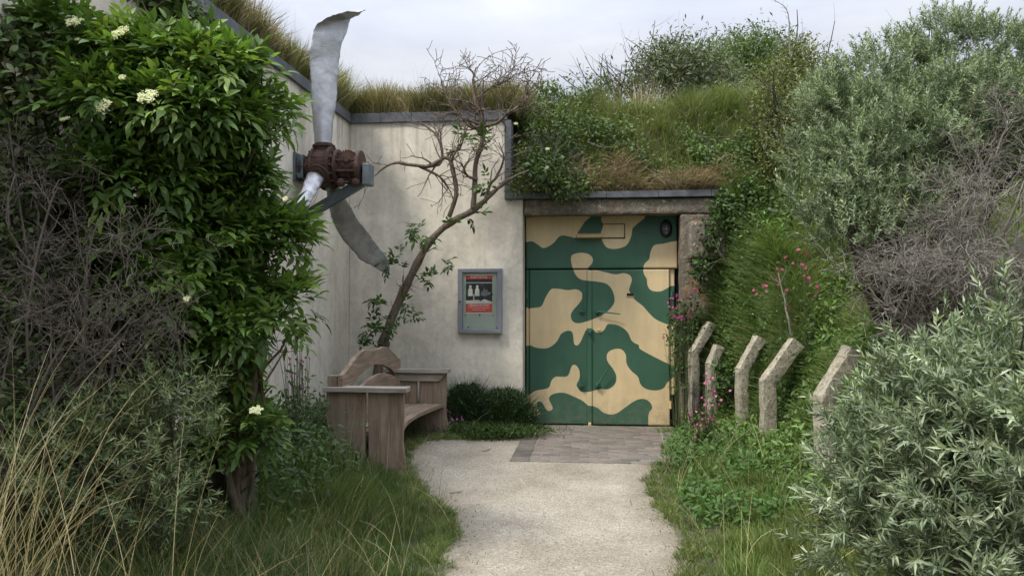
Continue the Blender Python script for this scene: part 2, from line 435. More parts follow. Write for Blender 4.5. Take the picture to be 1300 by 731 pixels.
# foliage in ellipsoidal lobes
def lobes_px(L):
    """(u,v,Y,ru_px,rv_px,ry_m) -> centre, radii"""
    out = []
    for u, v, Y, ru, rv, ry in L:
        out.append((AT(u, v, Y), np.array([ru * Y / FPX, ry, rv * Y / FPX])))
    return out
def sample_lobes(lobes, n, shell=.35, back=.35):
    """points in the outer shell of the union of lobes, with outward normals"""
    vol = np.array([(r[0] * r[2] + r[1] * r[2] + r[0] * r[1]) for c, r in lobes]); k = rng.choice(len(lobes), int(n * 1.6), p=vol / vol.sum())
    C = np.array([c for c, r in lobes]); Rr = np.array([r for c, r in lobes])
    d = rnd_dir(len(k)); keep = (d[:, 1] < .35) | (rng.random(len(k)) < back); d = d[keep]; k = k[keep]
    ph = np.array([rng.random(3) * 6 for _ in lobes])
    bumpy = 1 + .10 * np.sin(d[:, 0] * 7 + ph[k, 0]) * np.sin(d[:, 2] * 6 + ph[k, 1]) + .07 * np.sin(d[:, 0] * 15 + d[:, 2] * 13 + ph[k, 2])
    q = 1 - shell * rng.random(len(k)) ** 1.4
    p = C[k] + d * Rr[k] * (q * bumpy)[:, None]
    dep = np.full(len(p), 9.)
    for m_ in range(len(lobes)):
        q_ = np.linalg.norm((p - C[m_]) / Rr[m_], axis=1); q_[k == m_] = 9; dep = np.minimum(dep, q_)
    ok = (dep > .62); p, d, k = p[ok], d[ok], k[ok]
    return p[:n], norm(d / Rr[k])[:n]

def buckthorn_shoots(pts, nrm, Ls=.17, nl=22, leaf=.058, w=.0095, cols=None, wts=None, upb=.55):
    S = len(pts)
    ax = norm(nrm * .8 + np.array([0, 0, upb]) + .45 * rnd_dir(S))
    Lk = Ls * (.6 + .8 * rng.random(S))
    ref = norm(np.cross(ax, rnd_dir(S))); bi = np.cross(ax, ref)
    j = np.arange(nl); t = (j + .5) / nl
    ang = j * 2.4
    tt = t[None] + .04 * rng.normal(size=(S, nl))
    pos = pts[:, None] + ax[:, None] * (tt * Lk[:, None])[..., None]
    rad = np.cos(ang)[None, :, None] * ref[:, None] + np.sin(ang)[None, :, None] * bi[:, None]
    open_ = (.95 - .6 * t)[None, :, None]
    d = norm(ax[:, None] * .65 + rad * open_ + .22 * rng.normal(size=rad.shape))
    n = norm(ax[:, None] * 1.0 - rad * .5 + .3 * rng.normal(size=rad.shape))
    base = colvar(S, cols, wts)
    c = np.repeat(base[:, None], nl, 1) * (1 + .16 * rng.normal(size=(S, nl, 1))) * (.88 + .26 * t[None, :, None])
    ln = leaf * (.7 + .5 * rng.random(S * nl)) * np.tile(1.05 - .35 * t, S)
    return leaf_arrays(T_LANCE, pos.reshape(-1, 3), d.reshape(-1, 3), n.reshape(-1, 3), ln, w * (.8 + .4 * rng.random(S * nl)), np.clip(c.reshape(-1, 3), .005, .9))

def elder_sprays(pts, nrm, leaf=.095, w=.036, per=4, cols=None, wts=None, droop=.35, T=None, rach=.15):
    """shoots with several pinnate leaves of five leaflets"""
    S = len(pts); m = S * per
    b = np.repeat(pts, per, 0) + .03 * rng.normal(size=(m, 3)); nr = np.repeat(nrm, per, 0)
    d = norm(nr * .9 + .75 * rnd_dir(m) + np.array([0, 0, -droop * .3]))
    up = norm(np.array([0, 0, 1.1]) + nr * .35 + .22 * rng.normal(size=(m, 3)))
    s = norm(np.cross(d, up)); up = np.cross(s, d)
    bc = np.repeat(colvar(S, cols, wts), per, 0) * (1 + .1 * rng.normal(size=(m, 1)))
    parts = []; Rl = rach * (.7 + .6 * rng.random(m))
    for t, a in ((.4, 1.05), (.4, -1.05), (.72, .9), (.72, -.9), (1, 0)):
        arc = d * t - np.array([0, 0, 1.]) * droop * t * t
        pos = b + arc * Rl[:, None]
        dd = norm(d * math.cos(a) + s * math.sin(a) + np.array([0, 0, -1.]) * droop * (.5 + t) + .14 * rng.normal(size=(m, 3)))
        nn = norm(up + .3 * rng.normal(size=(m, 3)))
        sz = (1.12 if a == 0 else .92) * (.75 + .45 * rng.random(m))
        parts.append(leaf_arrays(T or T_LEAF, pos, dd, nn, leaf * sz, w * sz, np.clip(bc * (1 + .07 * rng.normal(size=(m, 1))), .004, .9)))
    return join_arrays(parts)
def loose_leaves(pts, nrm, leaf=.04, w=.02, per=6, cols=None, wts=None, T=None, spread=.06):
    m = len(pts) * per
    b = np.repeat(pts, per, 0) + spread * rng.normal(size=(m, 3)); nr = np.repeat(nrm, per, 0)
    d = norm(nr * .4 + rnd_dir(m) + np.array([0, 0, -.1])); n = norm(nr + np.array([0, 0, .7]) + .5 * rng.normal(size=(m, 3)))
    c = np.repeat(colvar(len(pts), cols, wts), per, 0) * (1 + .12 * rng.normal(size=(m, 1)))
    sz = .6 + .7 * rng.random(m)
    return leaf_arrays(T or T_FLAT, b, d, n, leaf * sz, w * sz, np.clip(c, .004, .9))
def limbs(root, lobes, r0, sub=6, L=.5, extra=2):
    """branch skeleton from root to each lobe"""
    g = []; root = np.asarray(root, float); K = 8; PP, RR = [], []
    for c, r in lobes:
        mid = root * .5 + c * .5 + np.array([0, 0, .12]) * np.linalg.norm(c - root) + .08 * rng.normal(size=3)
        q = resample([root, root * .7 + mid * .3 + .04 * rng.normal(size=3), mid, c * .85 + mid * .15 + .05 * rng.normal(size=3), c], K)
        PP.append(q); RR.append(np.linspace(r0, r0 * .3, K))
    P, Ra = np.array(PP), np.array(RR); g.append((P, Ra, 6))
    P1, R1 = grow(P, Ra, sub, L, .9, 5, 0, .2, .15, .55, .35); g.append((P1, R1, 4))
    if extra:
        P2, R2 = grow(P1, R1, extra, L * .5, .9, 4, 0, .1, .15, .55, .3); g.append((P2, R2, 3))
    return g

def sublobes(lobes, n, r, back=.3, flat=.8, shell=.25):
    p, nr = sample_lobes(lobes, n, shell, back)
    s = r * (.65 + .7 * rng.random(n))
    return [(p[i] - nr[i] * s[i] * .3, np.array([s[i], s[i], s[i] * flat])) for i in range(len(p))]
# ================================================================ terrain
YW = 10.3                      # face of the high back wall
XL = float(at(443, 400, Y=YW).x)   # inner corner of the left wall
X_HI = float(at(641, 200, Y=YW).x); X_LO = float(at(664, 400, Y=YW).x)
Z_TOP = float(at(560, 148, Y=YW).z); Z_LIN = float(at(760, 246, Y=YW).z)
YD = YW + .33                  # door plane
def sstep(x, a, b):
    t = np.clip((x - a) / (b - a), 0, 1); return t * t * (3 - 2 * t)
def wav(x, y):
    return .06 * np.sin(1.7 * x + .6) * np.sin(1.3 * y + 1.1) + .035 * np.sin(4.1 * x + 2.2 * y) + .02 * np.sin(7.3 * y - 5.1 * x)
def bank_foot(y):
    return np.interp(y, [-4, 3, 6, 8.2, 9.4, 10.2], [2.05, 2.02, 1.97, 1.93, 1.72, 1.42])
def h_ground(x, y):
    x = np.asarray(x, float); y = np.asarray(y, float)
    d = x - bank_foot(y)
    e = .95 * sstep(d, -.05, .42) + .5 * np.clip(d - .3, 0, 3.2) + wav(x, y) * sstep(d, .2, 1)
    n = (Z_LIN + .02 - (10.36 - y) * 1.08) * sstep(d, -.06, .42)
    e = np.maximum(e, n) + .12 * np.exp(-((e - n) / .3) ** 2) * (n > 0)
    shoulder = .04 * sstep(x, .9, 1.7) * sstep(y, 10, 8)
    lf = .10 * sstep(-x, 1.3, 2.2) + .12 * sstep(-x, 2.1, 3.2) * sstep(y, 8.5, 6.5)
    return np.maximum(np.maximum(e, shoulder), lf) + .02 * sstep(np.abs(x + .3), 1.4, 2) * np.sin(5 * x + 3 * y)
def h_hill(x, y):
    x = np.asarray(x, float); y = np.asarray(y, float)
    top = Z_TOP + .05 + .02 * (y - 10.3)
    sl = Z_LIN + .03 + (Z_TOP - Z_LIN + .12) * sstep(y, 10.3, 11.75 - .1 * np.sin(2.3 * x)) + wav(x, y) * sstep(y, 10.5, 11.2)
    r = np.where(x < X_HI - .02, top, sl)
    dune = 1.1 * sstep(np.hypot(x - 6, y - 16), 9, 2)
    return np.where(x < X_HI, r, r + dune * sstep(y, 12.6, 18))
def grid_mesh(name, xs, ys, hf, mat, label=None, kind='structure'):
    X, Y = np.meshgrid(xs, ys); Z = hf(X, Y)
    V = np.stack([X, Y, Z], -1).reshape(-1, 3); nx, ny = len(xs), len(ys)
    i = np.arange(ny - 1)[:, None] * nx + np.arange(nx - 1)[None]
    F = np.stack([i, i + 1, i + nx + 1, i + nx], -1).reshape(-1, 4)
    o = np_mesh(name, V, [F], mat, smooth=True); o['kind'] = kind
    return o
far = np.array([20, 40, 90, 200, 500.])
xs = np.concatenate([-far[::-1], np.arange(-12, 1.15, .1), np.arange(1.2, 2.8, .035), np.arange(2.85, 14.01, .1), far]); ys = np.concatenate([-far[::-1], np.arange(-8, 8.45, .1), np.arange(8.5, 10.41, .05), [11, 14], far])
grid_mesh('ground', xs, ys, lambda x, y: np.where(y > 10.45, np.minimum(h_ground(x, 10.36), 0) - .3, h_ground(x, y)), M['soil'])
xs = np.concatenate([-far[::-1], np.arange(-12, X_HI - .05, .12), [X_HI - .03, X_HI], np.arange(X_HI + .08, 14, .1), far]); ys = np.concatenate([[10.33], np.arange(10.4, 16, .1), np.arange(16, 26, .5), [30, 60, 120, 300, 600]])
grid_mesh('hill', xs, ys, h_hill, M['soil'])
# roof of the left wing (over the left wall)
xs2 = np.concatenate([-far[::-1], np.arange(-12, XL - .1, .2), [XL - .06]]); ys2 = np.concatenate([[-30, -10], np.arange(-2, 10.33, .25), [10.33]])
grid_mesh('roof_turf_base', xs2, ys2, lambda x, y: Z_TOP + .05 + 0 * x, M['soil'])

# path outline (world metres) taken once from the ground plane
def gp(u, v): p = at(u, v, Z=0); return (p.x, p.y)
pl = [gp(*q) for q in ((655, 556), (600, 560), (560, 566), (527, 578), (521, 600), (533, 622), (556, 642), (576, 664), (574, 690), (566, 731))] + [(-.86, 2.5), (-.9, 0), (-.95, -4)]
pr = [gp(*q) for q in ((866, 731), (862, 706), (850, 668), (836, 640), (823, 612), (832, 592), (845, 572), (856, 552))]
pr = [(.62, -4), (.6, 0), (.56, 2.5)] + pr
outline = resample(np.array(pl + pr), 260)[:, :2]
outline += np.stack([np.convolve(rng.normal(size=264) * .03, np.ones(5) / 2.5, 'valid'), np.convolve(rng.normal(size=264) * .02, np.ones(5) / 2.5, 'valid')], -1)
def inside(poly, x, y):
    x = np.asarray(x, float); y = np.asarray(y, float); c = np.zeros(x.shape, bool); n = len(poly)
    for i in range(n):
        x1, y1 = poly[i]; x2, y2 = poly[(i + 1) % n]
        cr = ((y1 > y) != (y2 > y)) & (x < (x2 - x1) * (y - y1) / (y2 - y1 + 1e-12) + x1)
        c ^= cr
    return c
def dist_poly(poly, x, y, closed=True):
    p = np.stack([x, y], -1); best = np.full(p.shape[:-1], 1e9); n = len(poly)
    for i in range(n if closed else n - 1):
        a = np.array(poly[i]); b = np.array(poly[(i + 1) % n]); ab = b - a
        t = np.clip(((p - a) @ ab) / (ab @ ab + 1e-12), 0, 1)
        best = np.minimum(best, np.linalg.norm(p - a - t[..., None] * ab, axis=-1))
    return best
# path: a draped fine grid that runs on under the grass; the worn edge is dirt mixed in by distance and noise
gx, gy = np.meshgrid(np.arange(-2.6, 1.75, .05), np.arange(-4, 10.2, .05))
ol = [tuple(q) for q in outline[::2]]
dd_ = dist_poly(ol, gx.ravel(), gy.ravel()); dd_ = np.where(inside(ol, gx.ravel(), gy.ravel()), dd_, -dd_)
nx_, ny_ = gx.shape[1], gx.shape[0]; ii = (np.arange(ny_ - 1)[:, None] * nx_ + np.arange(nx_ - 1)[None]).ravel()
Fp = np.stack([ii, ii + 1, ii + nx_ + 1, ii + nx_], -1); Fp = Fp[dd_[Fp].max(1) > -.3]; use = np.unique(Fp); mp_ = np.zeros(len(dd_), int); mp_[use] = np.arange(len(use))
Vp = np.stack([gx.ravel(), gy.ravel(), h_ground(gx.ravel(), gy.ravel()) + .012], -1)[use]
path = np_mesh('path', Vp, [mp_[Fp]], M['path'], smooth=True, extra={'edge': dd_[use]}); path['kind'] = 'structure'

# brick paving in front of the doors
px0, py0 = gp(647, 587); px1 = gp(852, 586)[0]; PYB = YD - .03
V, C, Fq, o = [], [], [], 0
def brick(x0, x1, y0, y1, z, c):
    global o
    b = .006; tz = z + rng.normal() * .0015
    pts = [(x0, y0, z - .05), (x1, y0, z - .05), (x1, y1, z - .05), (x0, y1, z - .05), (x0, y0, tz - b), (x1, y0, tz - b), (x1, y1, tz - b), (x0, y1, tz - b),
           (x0 + b, y0 + b, tz), (x1 - b, y0 + b, tz), (x1 - b, y1 - b, tz), (x0 + b, y1 - b, tz)]
    V.extend(pts); C.extend([c] * 12)
    for k in range(4):
        j = (k + 1) % 4; Fq.append((o + k, o + j, o + 4 + j, o + 4 + k)); Fq.append((o + 4 + k, o + 4 + j, o + 8 + j, o + 8 + k))
    Fq.append((o + 8, o + 9, o + 10, o + 11)); o += 12
BW, BH, row = .205, .103, 0
y = py0
while y < PYB - .04:
    brick(px0, px0 + BW - .012, y, min(y + BH - .01, PYB), .026, np.array((.09, .078, .066)) * rng.uniform(.75, 1.15))
    x = px0 + BW + (.5 * BW if row % 2 else 0)
    if row % 2: brick(px0 + BW, px0 + 1.5 * BW - .012, y, y + BH - .01, .024, np.array((.12, .105, .09)) * rng.uniform(.8, 1.15))
    while x < px1 + .25:
        c = np.array((.13, .112, .095)) * rng.uniform(.72, 1.25) * np.array((1 + .05 * rng.normal(), 1, 1))
        brick(x, x + BW - .012, y, min(y + BH - .01, PYB), .024, c); x += BW
    y += BH; row += 1
o_ = np_mesh('brick_paving', V, [np.array(Fq)], M['paver'], col=np.array(C)); o_['kind'] = 'structure'
jb = MB().box(px0 + .003, px1 + .25, py0 + .003, PYB, -.02, .019).build('paving_sand', M['path']); jb['kind'] = 'structure'

# ================================================================ bunker
bk = empty('bunker', (-1, YW, 0), 'pale rendered concrete bunker with slate edging and turf roof around the camouflage doors', 'bunker')
# walls
m = MB()
m.prism([(XL, -.3), (X_LO, -.3), (X_LO, Z_LIN - .06), (X_HI, Z_LIN - .06), (X_HI, Z_TOP - .06), (XL, Z_TOP - .06)], 'y', YW, YW + .3, bev=.012)
m.build('rendered_back_wall', M['render'], bk)
MB().box(XL - .32, XL, .5, YW + .3, -.3, Z_TOP - .062, bev=.006).build('rendered_side_wall', M['render'], bk)
MB().box(X_HI - .26, X_HI - .02, YW + .303, YW + 2.0, 2.2, Z_TOP - .1).build('return_wall', M['render'], bk)
# slate edging: top of back wall, side wall, the vertical drop and the lintel
zt = Z_TOP
def edging(parts): 
    m = MB()
    for p in parts: m.box(*p, bev=.004)
    return m.build('slate_edging', M['slate'], bk)
n = 5; w = (X_HI + .03 - XL) / n
edging([(XL + i * w + .002, XL + (i + 1) * w - .002, YW - .035, YW + .34, zt - .07 + .003 * (i % 2), zt + .055 + .004 * (i % 2)) for i in range(n)])
edging([(XL - .36, XL + .035, 1.0 + i * 1.55, 1.0 + (i + 1) * 1.55 - .004 if i < 5 else YW - .04, zt - .072 + .003 * (i % 2), zt + .05 + .004 * (i % 2)) for i in range(6)])
vx = float(at(649, 200, Y=YW - .03).x)
edging([(X_HI + .002, vx, YW - .033, YW + .25, Z_LIN + .025 + i * .52, min(Z_LIN + .025 + (i + 1) * .52 - .004, zt - .075)) for i in range(2)])
lx1 = float(at(912, 245, Y=YW).x)
edging([(X_HI + .0 + i * .66, min(X_HI + (i + 1) * .66 - .004, lx1), YW - .045, YW + .3, Z_LIN - .058 + .002 * (i % 2), Z_LIN + .022 + .003 * (i % 2)) for i in range(5)])
# lintel and right jamb, rough old concrete
def rough_box(x0, x1, y0, y1, z0, z1, name, mat, parent, step=.035, amp=.008, chips=()):
    m = MB(); nx = max(1, round((x1 - x0) / step)); ny = max(1, round((y1 - y0) / step)); nz = max(1, round((z1 - z0) / step))
    m.box(x0, x1, y0, y1, z0, z1)
    bm = m.bm
    for ax, n in ((0, nx), (1, ny), (2, nz)):
        lo = (x0, y0, z0)[ax]; hi = (x1, y1, z1)[ax]
        for i in range(1, n):
            co = [0, 0, 0]; no = [0, 0, 0]; co[ax] = lo + (hi - lo) * i / n; no[ax] = 1
            bmesh.ops.bisect_plane(bm, geom=bm.verts[:] + bm.edges[:] + bm.faces[:], plane_co=co, plane_no=no)
    c = Vector(((x0 + x1) / 2, (y0 + y1) / 2, (z0 + z1) / 2)); hs = Vector((x1 - x0, y1 - y0, z1 - z0)) / 2
    from mathutils import noise as mn
    for v in bm.verts:
        q = v.co - c; e = sum(1 for k in range(3) if abs(abs(q[k]) - hs[k]) < 1e-4)
        nv = mn.noise_vector(v.co * 6) * amp + mn.noise_vector(v.co * 19) * amp * .6
        v.co += nv
        if e >= 2: v.co -= Vector([math.copysign(1, q[k]) if abs(abs(q[k]) - hs[k]) < amp * 3 else 0 for k in range(3)]) * amp * (1.0 + 1.6 * max(0, mn.noise(v.co * 5)))
    return m.build(name, mat, parent, smooth=False)
zl0 = float(at(760, 272, Y=YW).z); jx0 = float(at(866, 400, Y=YW).x); jx1 = float(at(908, 400, Y=YW).x)
rough_box(X_LO + .004, jx1 + .05, YW + .01, YW + .30, zl0, Z_LIN - .062, 'lintel', M['concrete'], bk)
rough_box(float(at(864, 300, Y=YW).x), jx1, YW + .02, YW + .3, -.2, zl0 - .004, 'door_jamb', M['concrete'], bk)
rough_box(float(at(872, 300, Y=YW).x), jx1 + .1, YW - .22, YW + .012, float(at(0, 335, Y=YW).z), float(at(0, 292, Y=YW).z), 'jamb_corbel', M['concrete'], bk)
MB().box(X_LO - .02, jx1, YW + .42, YW + .46, -.1, 3.0).build('passage_back', M['dark'], bk)

# camouflage outlines, pixels of a 4.871x enlargement whose corner is (660,260)
def zp(L): return np.array([tuple(at(660 + x / 4.871, 260 + y / 4.871, Y=YD)[i] for i in (0, 2)) for x, y in L])
def q4(L): return [(x, y + 682) for x, y in L]
camA = [(10, 60), (415, 60), (400, 105), (385, 130), (350, 185), (345, 205), (300, 195), (260, 190), (235, 205), (205, 240), (150, 268), (115, 250), (75, 225), (10, 222)]
camB = [(508, 60), (775, 60), (700, 140), (690, 190), (660, 250), (600, 272), (545, 268), (515, 235), (500, 180), (515, 130), (503, 95)]
camC = [(1000, 222), (940, 228), (880, 242), (830, 250), (805, 300), (800, 335), (768, 370), (765, 420), (785, 460), (790, 500), (815, 530), (870, 535), (920, 510), (950, 498), (1000, 500)]
camD = [(315, 330), (325, 310), (370, 297), (420, 303), (450, 330), (445, 365), (425, 385), (427, 405), (480, 405), (560, 425), (600, 430), (640, 422), (680, 435), (692, 465), (680, 505), (675, 530), (690, 555), (715, 590), (760, 625), (800, 670), (830, 700), (870, 722), (925, 742), (990, 748)] + \
    q4([(990, 318), (925, 302), (840, 262), (770, 225), (740, 205), (735, 183), (715, 175), (690, 155), (670, 110), (640, 80), (600, 60), (545, 55), (525, 85), (500, 107), (470, 105), (450, 85), (430, 80), (410, 90), (395, 120), (375, 165), (355, 187), (335, 175), (330, 130), (320, 100), (290, 97), (255, 115), (230, 160), (190, 195), (150, 205), (100, 200), (60, 185), (10, 180)]) + \
    [(10, 645), (58, 640), (100, 635), (135, 625), (160, 570), (190, 525), (215, 517), (260, 522), (300, 527), (350, 522), (380, 540), (388, 570), (365, 610), (330, 650), (315, 680), (320, 710), (340, 728), (375, 730), (430, 715), (480, 695), (520, 675), (560, 640), (585, 600), (580, 550), (560, 510), (530, 485), (480, 475), (430, 470), (380, 462), (350, 440), (330, 400), (320, 365)]
camF = q4([(10, 495), (60, 490), (100, 465), (175, 450), (195, 405), (220, 380), (270, 380), (300, 370), (320, 315), (340, 306), (360, 325), (372, 360), (365, 400), (350, 430), (370, 465), (395, 475), (440, 470), (500, 455), (540, 458), (575, 440), (595, 410), (595, 370), (575, 330), (545, 290), (537, 255), (550, 225), (590, 208), (630, 212), (655, 245), (660, 300), (690, 345), (730, 380), (745, 425), (780, 455), (840, 465), (890, 450), (918, 410), (990, 395), (990, 700), (812, 700), (795, 640), (800, 600), (818, 575), (810, 545), (780, 520), (740, 518), (700, 535), (650, 570), (600, 605), (560, 613), (515, 600), (485, 575), (450, 560), (420, 555), (390, 530), (340, 505), (280, 480), (230, 480), (190, 495), (180, 520), (195, 550), (203, 575), (190, 590), (165, 585), (145, 550), (125, 532), (105, 540), (108, 575), (125, 600), (115, 630), (60, 640), (10, 645)])
CAMO = []
for L in (camA, camB, camC, camD, camF):
    p = zp(L); CAMO.append(resample(np.concatenate([p, p[:1]]), len(p) * 3)[:-1])
def camo_sdf(x, z):
    s = np.full(x.shape, -1e9)
    for p in CAMO:
        d = dist_poly([tuple(q) for q in p], x, z); s = np.maximum(s, np.where(inside(p, x, z), d, -d))
    return s
def camo_panel(name, x0, x1, z0, z1, yf, th, parent, step=.014, bev=.004):
    nx = int((x1 - x0) / step) + 2; nz = int((z1 - z0) / step) + 2
    X, Z = np.meshgrid(np.linspace(x0, x1, nx), np.linspace(z0, z1, nz)); Yy = np.full(X.shape, yf)
    edge = (X <= x0 + 1e-6) | (X >= x1 - 1e-6) | (Z <= z0 + 1e-6) | (Z >= z1 - 1e-6)
    Yy = Yy + edge * bev + .0025 * np.sin(X * 3.1 + z0) * np.sin(Z * 2.3)
    V1 = np.stack([X, Yy, Z], -1).reshape(-1, 3); i = np.arange(nz - 1)[:, None] * nx + np.arange(nx - 1)[None]
    F = np.stack([i, i + 1, i + nx + 1, i + nx], -1).reshape(-1, 4); s = camo_sdf(V1[:, 0], V1[:, 2])
    nb = len(V1); cor = [0, nx - 1, nx * nz - 1, nx * (nz - 1)]
    Vb = V1.copy(); Vb[:, 1] = yf + th
    bd = np.concatenate([np.arange(nx), nx * np.arange(1, nz) + nx - 1, nx * (nz - 1) + np.arange(nx - 2, -1, -1), nx * np.arange(nz - 2, 0, -1)])
    Fs = np.stack([bd, bd + nb, np.roll(bd, -1) + nb, np.roll(bd, -1)], -1)
    return np_mesh(name, np.concatenate([V1, Vb]), [F, Fs], M['camo'], parent, extra={'camo': np.concatenate([s, s])})
def dx(u): return float(at(u, 400, Y=YD).x)
def dz(v): return float(at(760, v, Y=YD).z)
xL, xM0, xM1, xR = dx(672), dx(746.5), dx(750.5), dx(850)
zT, zB = dz(341.5), dz(539); zTop = dz(271)
camo_panel('transom_panel', X_LO + .01, dx(860), zT + .008, zTop + .1, YD - .012, .05, bk)
camo_panel('door_frame', X_LO + .01, xL - .006, zB - .02, zT - .002, YD + .012, .05, bk)
camo_panel('door_frame', xR + .006, dx(857), zB + .4, zT - .002, YD + .03, .05, bk)
dl = camo_panel('door_leaf', xL, xM0 - .003, zB, zT - .008, YD, .05, bk)
dr = camo_panel('door_leaf', xM1 + .003, xR, zB, zT - .008, YD, .05, bk)
camo_panel('meeting_strip', xM0 - .012, xM1 + .012, zB + .02, zT - .012, YD - .016, .014, dr)
def pz(x, y): p = at(660 + x / 4.871, 260 + y / 4.871, Y=YD); return Vector((p.x, p.y, p.z))
def lever(cx, cy, ex, ey, parent, mat='darkgreen', r=.011):
    p = pz(cx, cy); e = pz(ex, ey); m = MB()
    m.cyl(p + Vector((0, -.045, 0)), p + Vector((0, .004, 0)), .034, n=18, bev=.004).cyl(p + Vector((0, -.06, 0)), p + Vector((0, -.04, 0)), .016, n=12, bev=.003)
    m.cyl(p + Vector((0, -.05, 0)), e + Vector((0, -.075, 0)), r, r * .7, n=10, bev=.003)
    return m.build('handle', M[mat], parent, smooth=False)
lever(385, 655, 392, 515, dl); lever(480, 658, 620, 675, dr); lever(380, 1112, 372, 1000, dl); lever(480, 1112, 548, 1000, dr)
p = pz(432, 772); m = MB(); m.box(p.x - .035, p.x + .035, YD - .034, YD - .017, p.z - .022, p.z + .022, bev=.003).box(p.x - .02, p.x + .02, YD - .06, YD - .034, p.z - .05, p.z - .006, bev=.004)
m.build('hasp', M['darkgreen'], dr)
p = pz(488, 770); MB().cyl((p.x, YD - .03, p.z), (p.x, YD + .002, p.z), .02, n=16, bev=.004).build('lock_cap', M['creamp'], dr)
p = pz(682, 555); MB().box(p.x - .045, p.x + .045, YD - .006, YD + .0, p.z - .02, p.z + .018, bev=.002).build('spy_slot', M['dark'], dr)
MB().box(p.x - .05, p.x + .055, YD - .012, YD - .001, p.z - .028, p.z - .022).build('slot_lip', M['creamp'], dr)
for (x, y, pr_) in ((45, 1235, dl), (932, 1235, dr)):
    p = pz(x, y); MB().cyl((p.x, YD - .01, p.z - .05), (p.x, YD - .01, p.z + .05), .018, n=12, bev=.003).build('hinge', M['creamp'], pr_)
for (x, y, pr_) in ((45, 560, dl), (940, 560, dr)):
    p = pz(x, y); MB().cyl((p.x, YD - .01, p.z - .05), (p.x, YD - .01, p.z + .05), .018, n=12, bev=.003).build('hinge', M['darkgreen'], pr_)
p = pz(432, 1352); MB().box(p.x - .02, p.x + .02, YD - .05, YD - .018, p.z - .02, p.z + .02, bev=.003).build('floor_bolt', M['creamp'], dr)
# vent hatch with half open flap in the transom
a, b_ = pz(500, 120), pz(650, 208); m = MB(); t = .006
for (x0, x1, z0, z1) in ((a.x, b_.x, b_.z, b_.z + .012), (b_.x - .01, b_.x, b_.z, a.z), (a.x, b_.x, a.z - .006, a.z + .002)): m.box(x0, x1, YD - .012 - t * 2, YD - .013, z0, z1)
m.build('vent_frame', M['dark'], bk)
a, b_ = pz(352, 178), pz(502, 208)
MB().prism([(YD - .014, a.z), (YD - .014, b_.z), (YD - .13, b_.z + .012), (YD - .13, b_.z + .022)], 'x', a.x, b_.x).build('vent_flap', M['creamp'], bk)
# wall lamp
lp = pz(903, 150); wl = empty('wall_lamp', lp, 'oval bulkhead lamp in a black cage at the top right corner above the camouflage doors', 'lamp')
MB().ball((lp.x, YD - .02, lp.z), .1, (.82, .35, 1.18), 20).build('lamp_body', M['black'], wl, smooth=True)
glass = mat_simple('lamp_glass', (.16, .165, .16), .12, 0, .1, 5, 0)
MB().ball((lp.x, YD - .055, lp.z - .012), .058, (.8, .5, 1.15), 18).build('lamp_glass', glass, wl, smooth=True)
m = MB()
for s in (-.02, .02): m.cyl((lp.x + s, YD - .088, lp.z - .08), (lp.x + s, YD - .088, lp.z + .07), .004, n=6)
for s in (-.03, .02): m.cyl((lp.x - .055, YD - .083, lp.z + s), (lp.x + .055, YD - .083, lp.z + s), .004, n=6)
m.build('lamp_cage', M['black'], wl)

# ================================================================ notice board
nb0, nb1 = at(581, 341, Y=YW - .09), at(637, 423, Y=YW - .09)
nb = empty('notice_board', ((nb0.x + nb1.x) / 2, YW, nb1.z), 'grey framed glazed notice board hung on the pale wall left of the doors', 'notice board')
fw = .062; m = MB()
x0, x1, z0, z1 = nb0.x, nb1.x, nb1.z, nb0.z
m.box(x0, x1, YW - .09, YW - .002, z0, z0 + fw * .8, bev=.004).box(x0, x1, YW - .09, YW - .002, z1 - fw * .8, z1, bev=.004)
m.box(x0, x0 + fw, YW - .088, YW - .002, z0 + fw * .8 + .001, z1 - fw * .8 - .001, bev=.004).box(x1 - fw, x1, YW - .088, YW - .002, z0 + fw * .8 + .001, z1 - fw * .8 - .001, bev=.004)
m.build('frame', M['frame_grey'], nb)
MB().box(x0 + fw, x1 - fw, YW - .05, YW - .01, z0 + fw * .8, z1 - fw * .8).build('back_panel', M['board'], nb)
lk = at(582.5, 383, Y=YW - .09); MB().cyl((x0 + .03, YW - .1, lk.z), (x0 + .03, YW - .085, lk.z), .012, n=12).build('lock', M['black'], nb)
gm, gnt, gb, _ = new_mat('display_glass'); gb.inputs['Transmission Weight'].default_value = 1; gb.inputs['Roughness'].default_value = .03; gb.inputs['IOR'].default_value = 1.1; gb.inputs['Base Color'].default_value = (.93, .97, .94, 1)
MB().box(x0 + fw - .004, x1 - fw + .004, YW - .078, YW - .075, z0 + fw * .8 - .004, z1 - fw * .8 + .004).build('glass_pane', gm, nb)
# poster
PY = YW - .054
a, b_ = at(591.6, 348.5, Y=PY), at(624.8, 398, Y=PY)
po = empty('poster', ((a.x + b_.x) / 2, PY, b_.z), 'red and black exhibition poster with a monochrome photograph behind the notice board glass', 'poster')
white_p = mat_simple('poster_white', (.55, .53, .5), .5, 0, .05, 5, 0); red_p = mat_simple('poster_red', (.48, .05, .03), .5, 0, .08, 5, 0)
dk_p = mat_simple('poster_black', (.02, .018, .018), .5, 0, .3, 12, 0); gr_p = mat_simple('poster_grey', (.17, .17, .18), .5, 0, .5, 60, 0)
W_, H_ = b_.x - a.x, a.z - b_.z
def P(fx, fz): return (a.x + W_ * fx, b_.z + H_ * fz)
def sheet(polys, name, mat, dy):
    m = MB()
    for pl_ in polys: m.prism([P(*q) for q in pl_], 'y', PY - dy - .001, PY - dy)
    return m.build(name, mat, po)
def rc(x0, x1, z0, z1): return [(x0, z0), (x1, z0), (x1, z1), (x0, z1)]
sheet([rc(0, 1, 0, 1)], 'paper', white_p, 0)
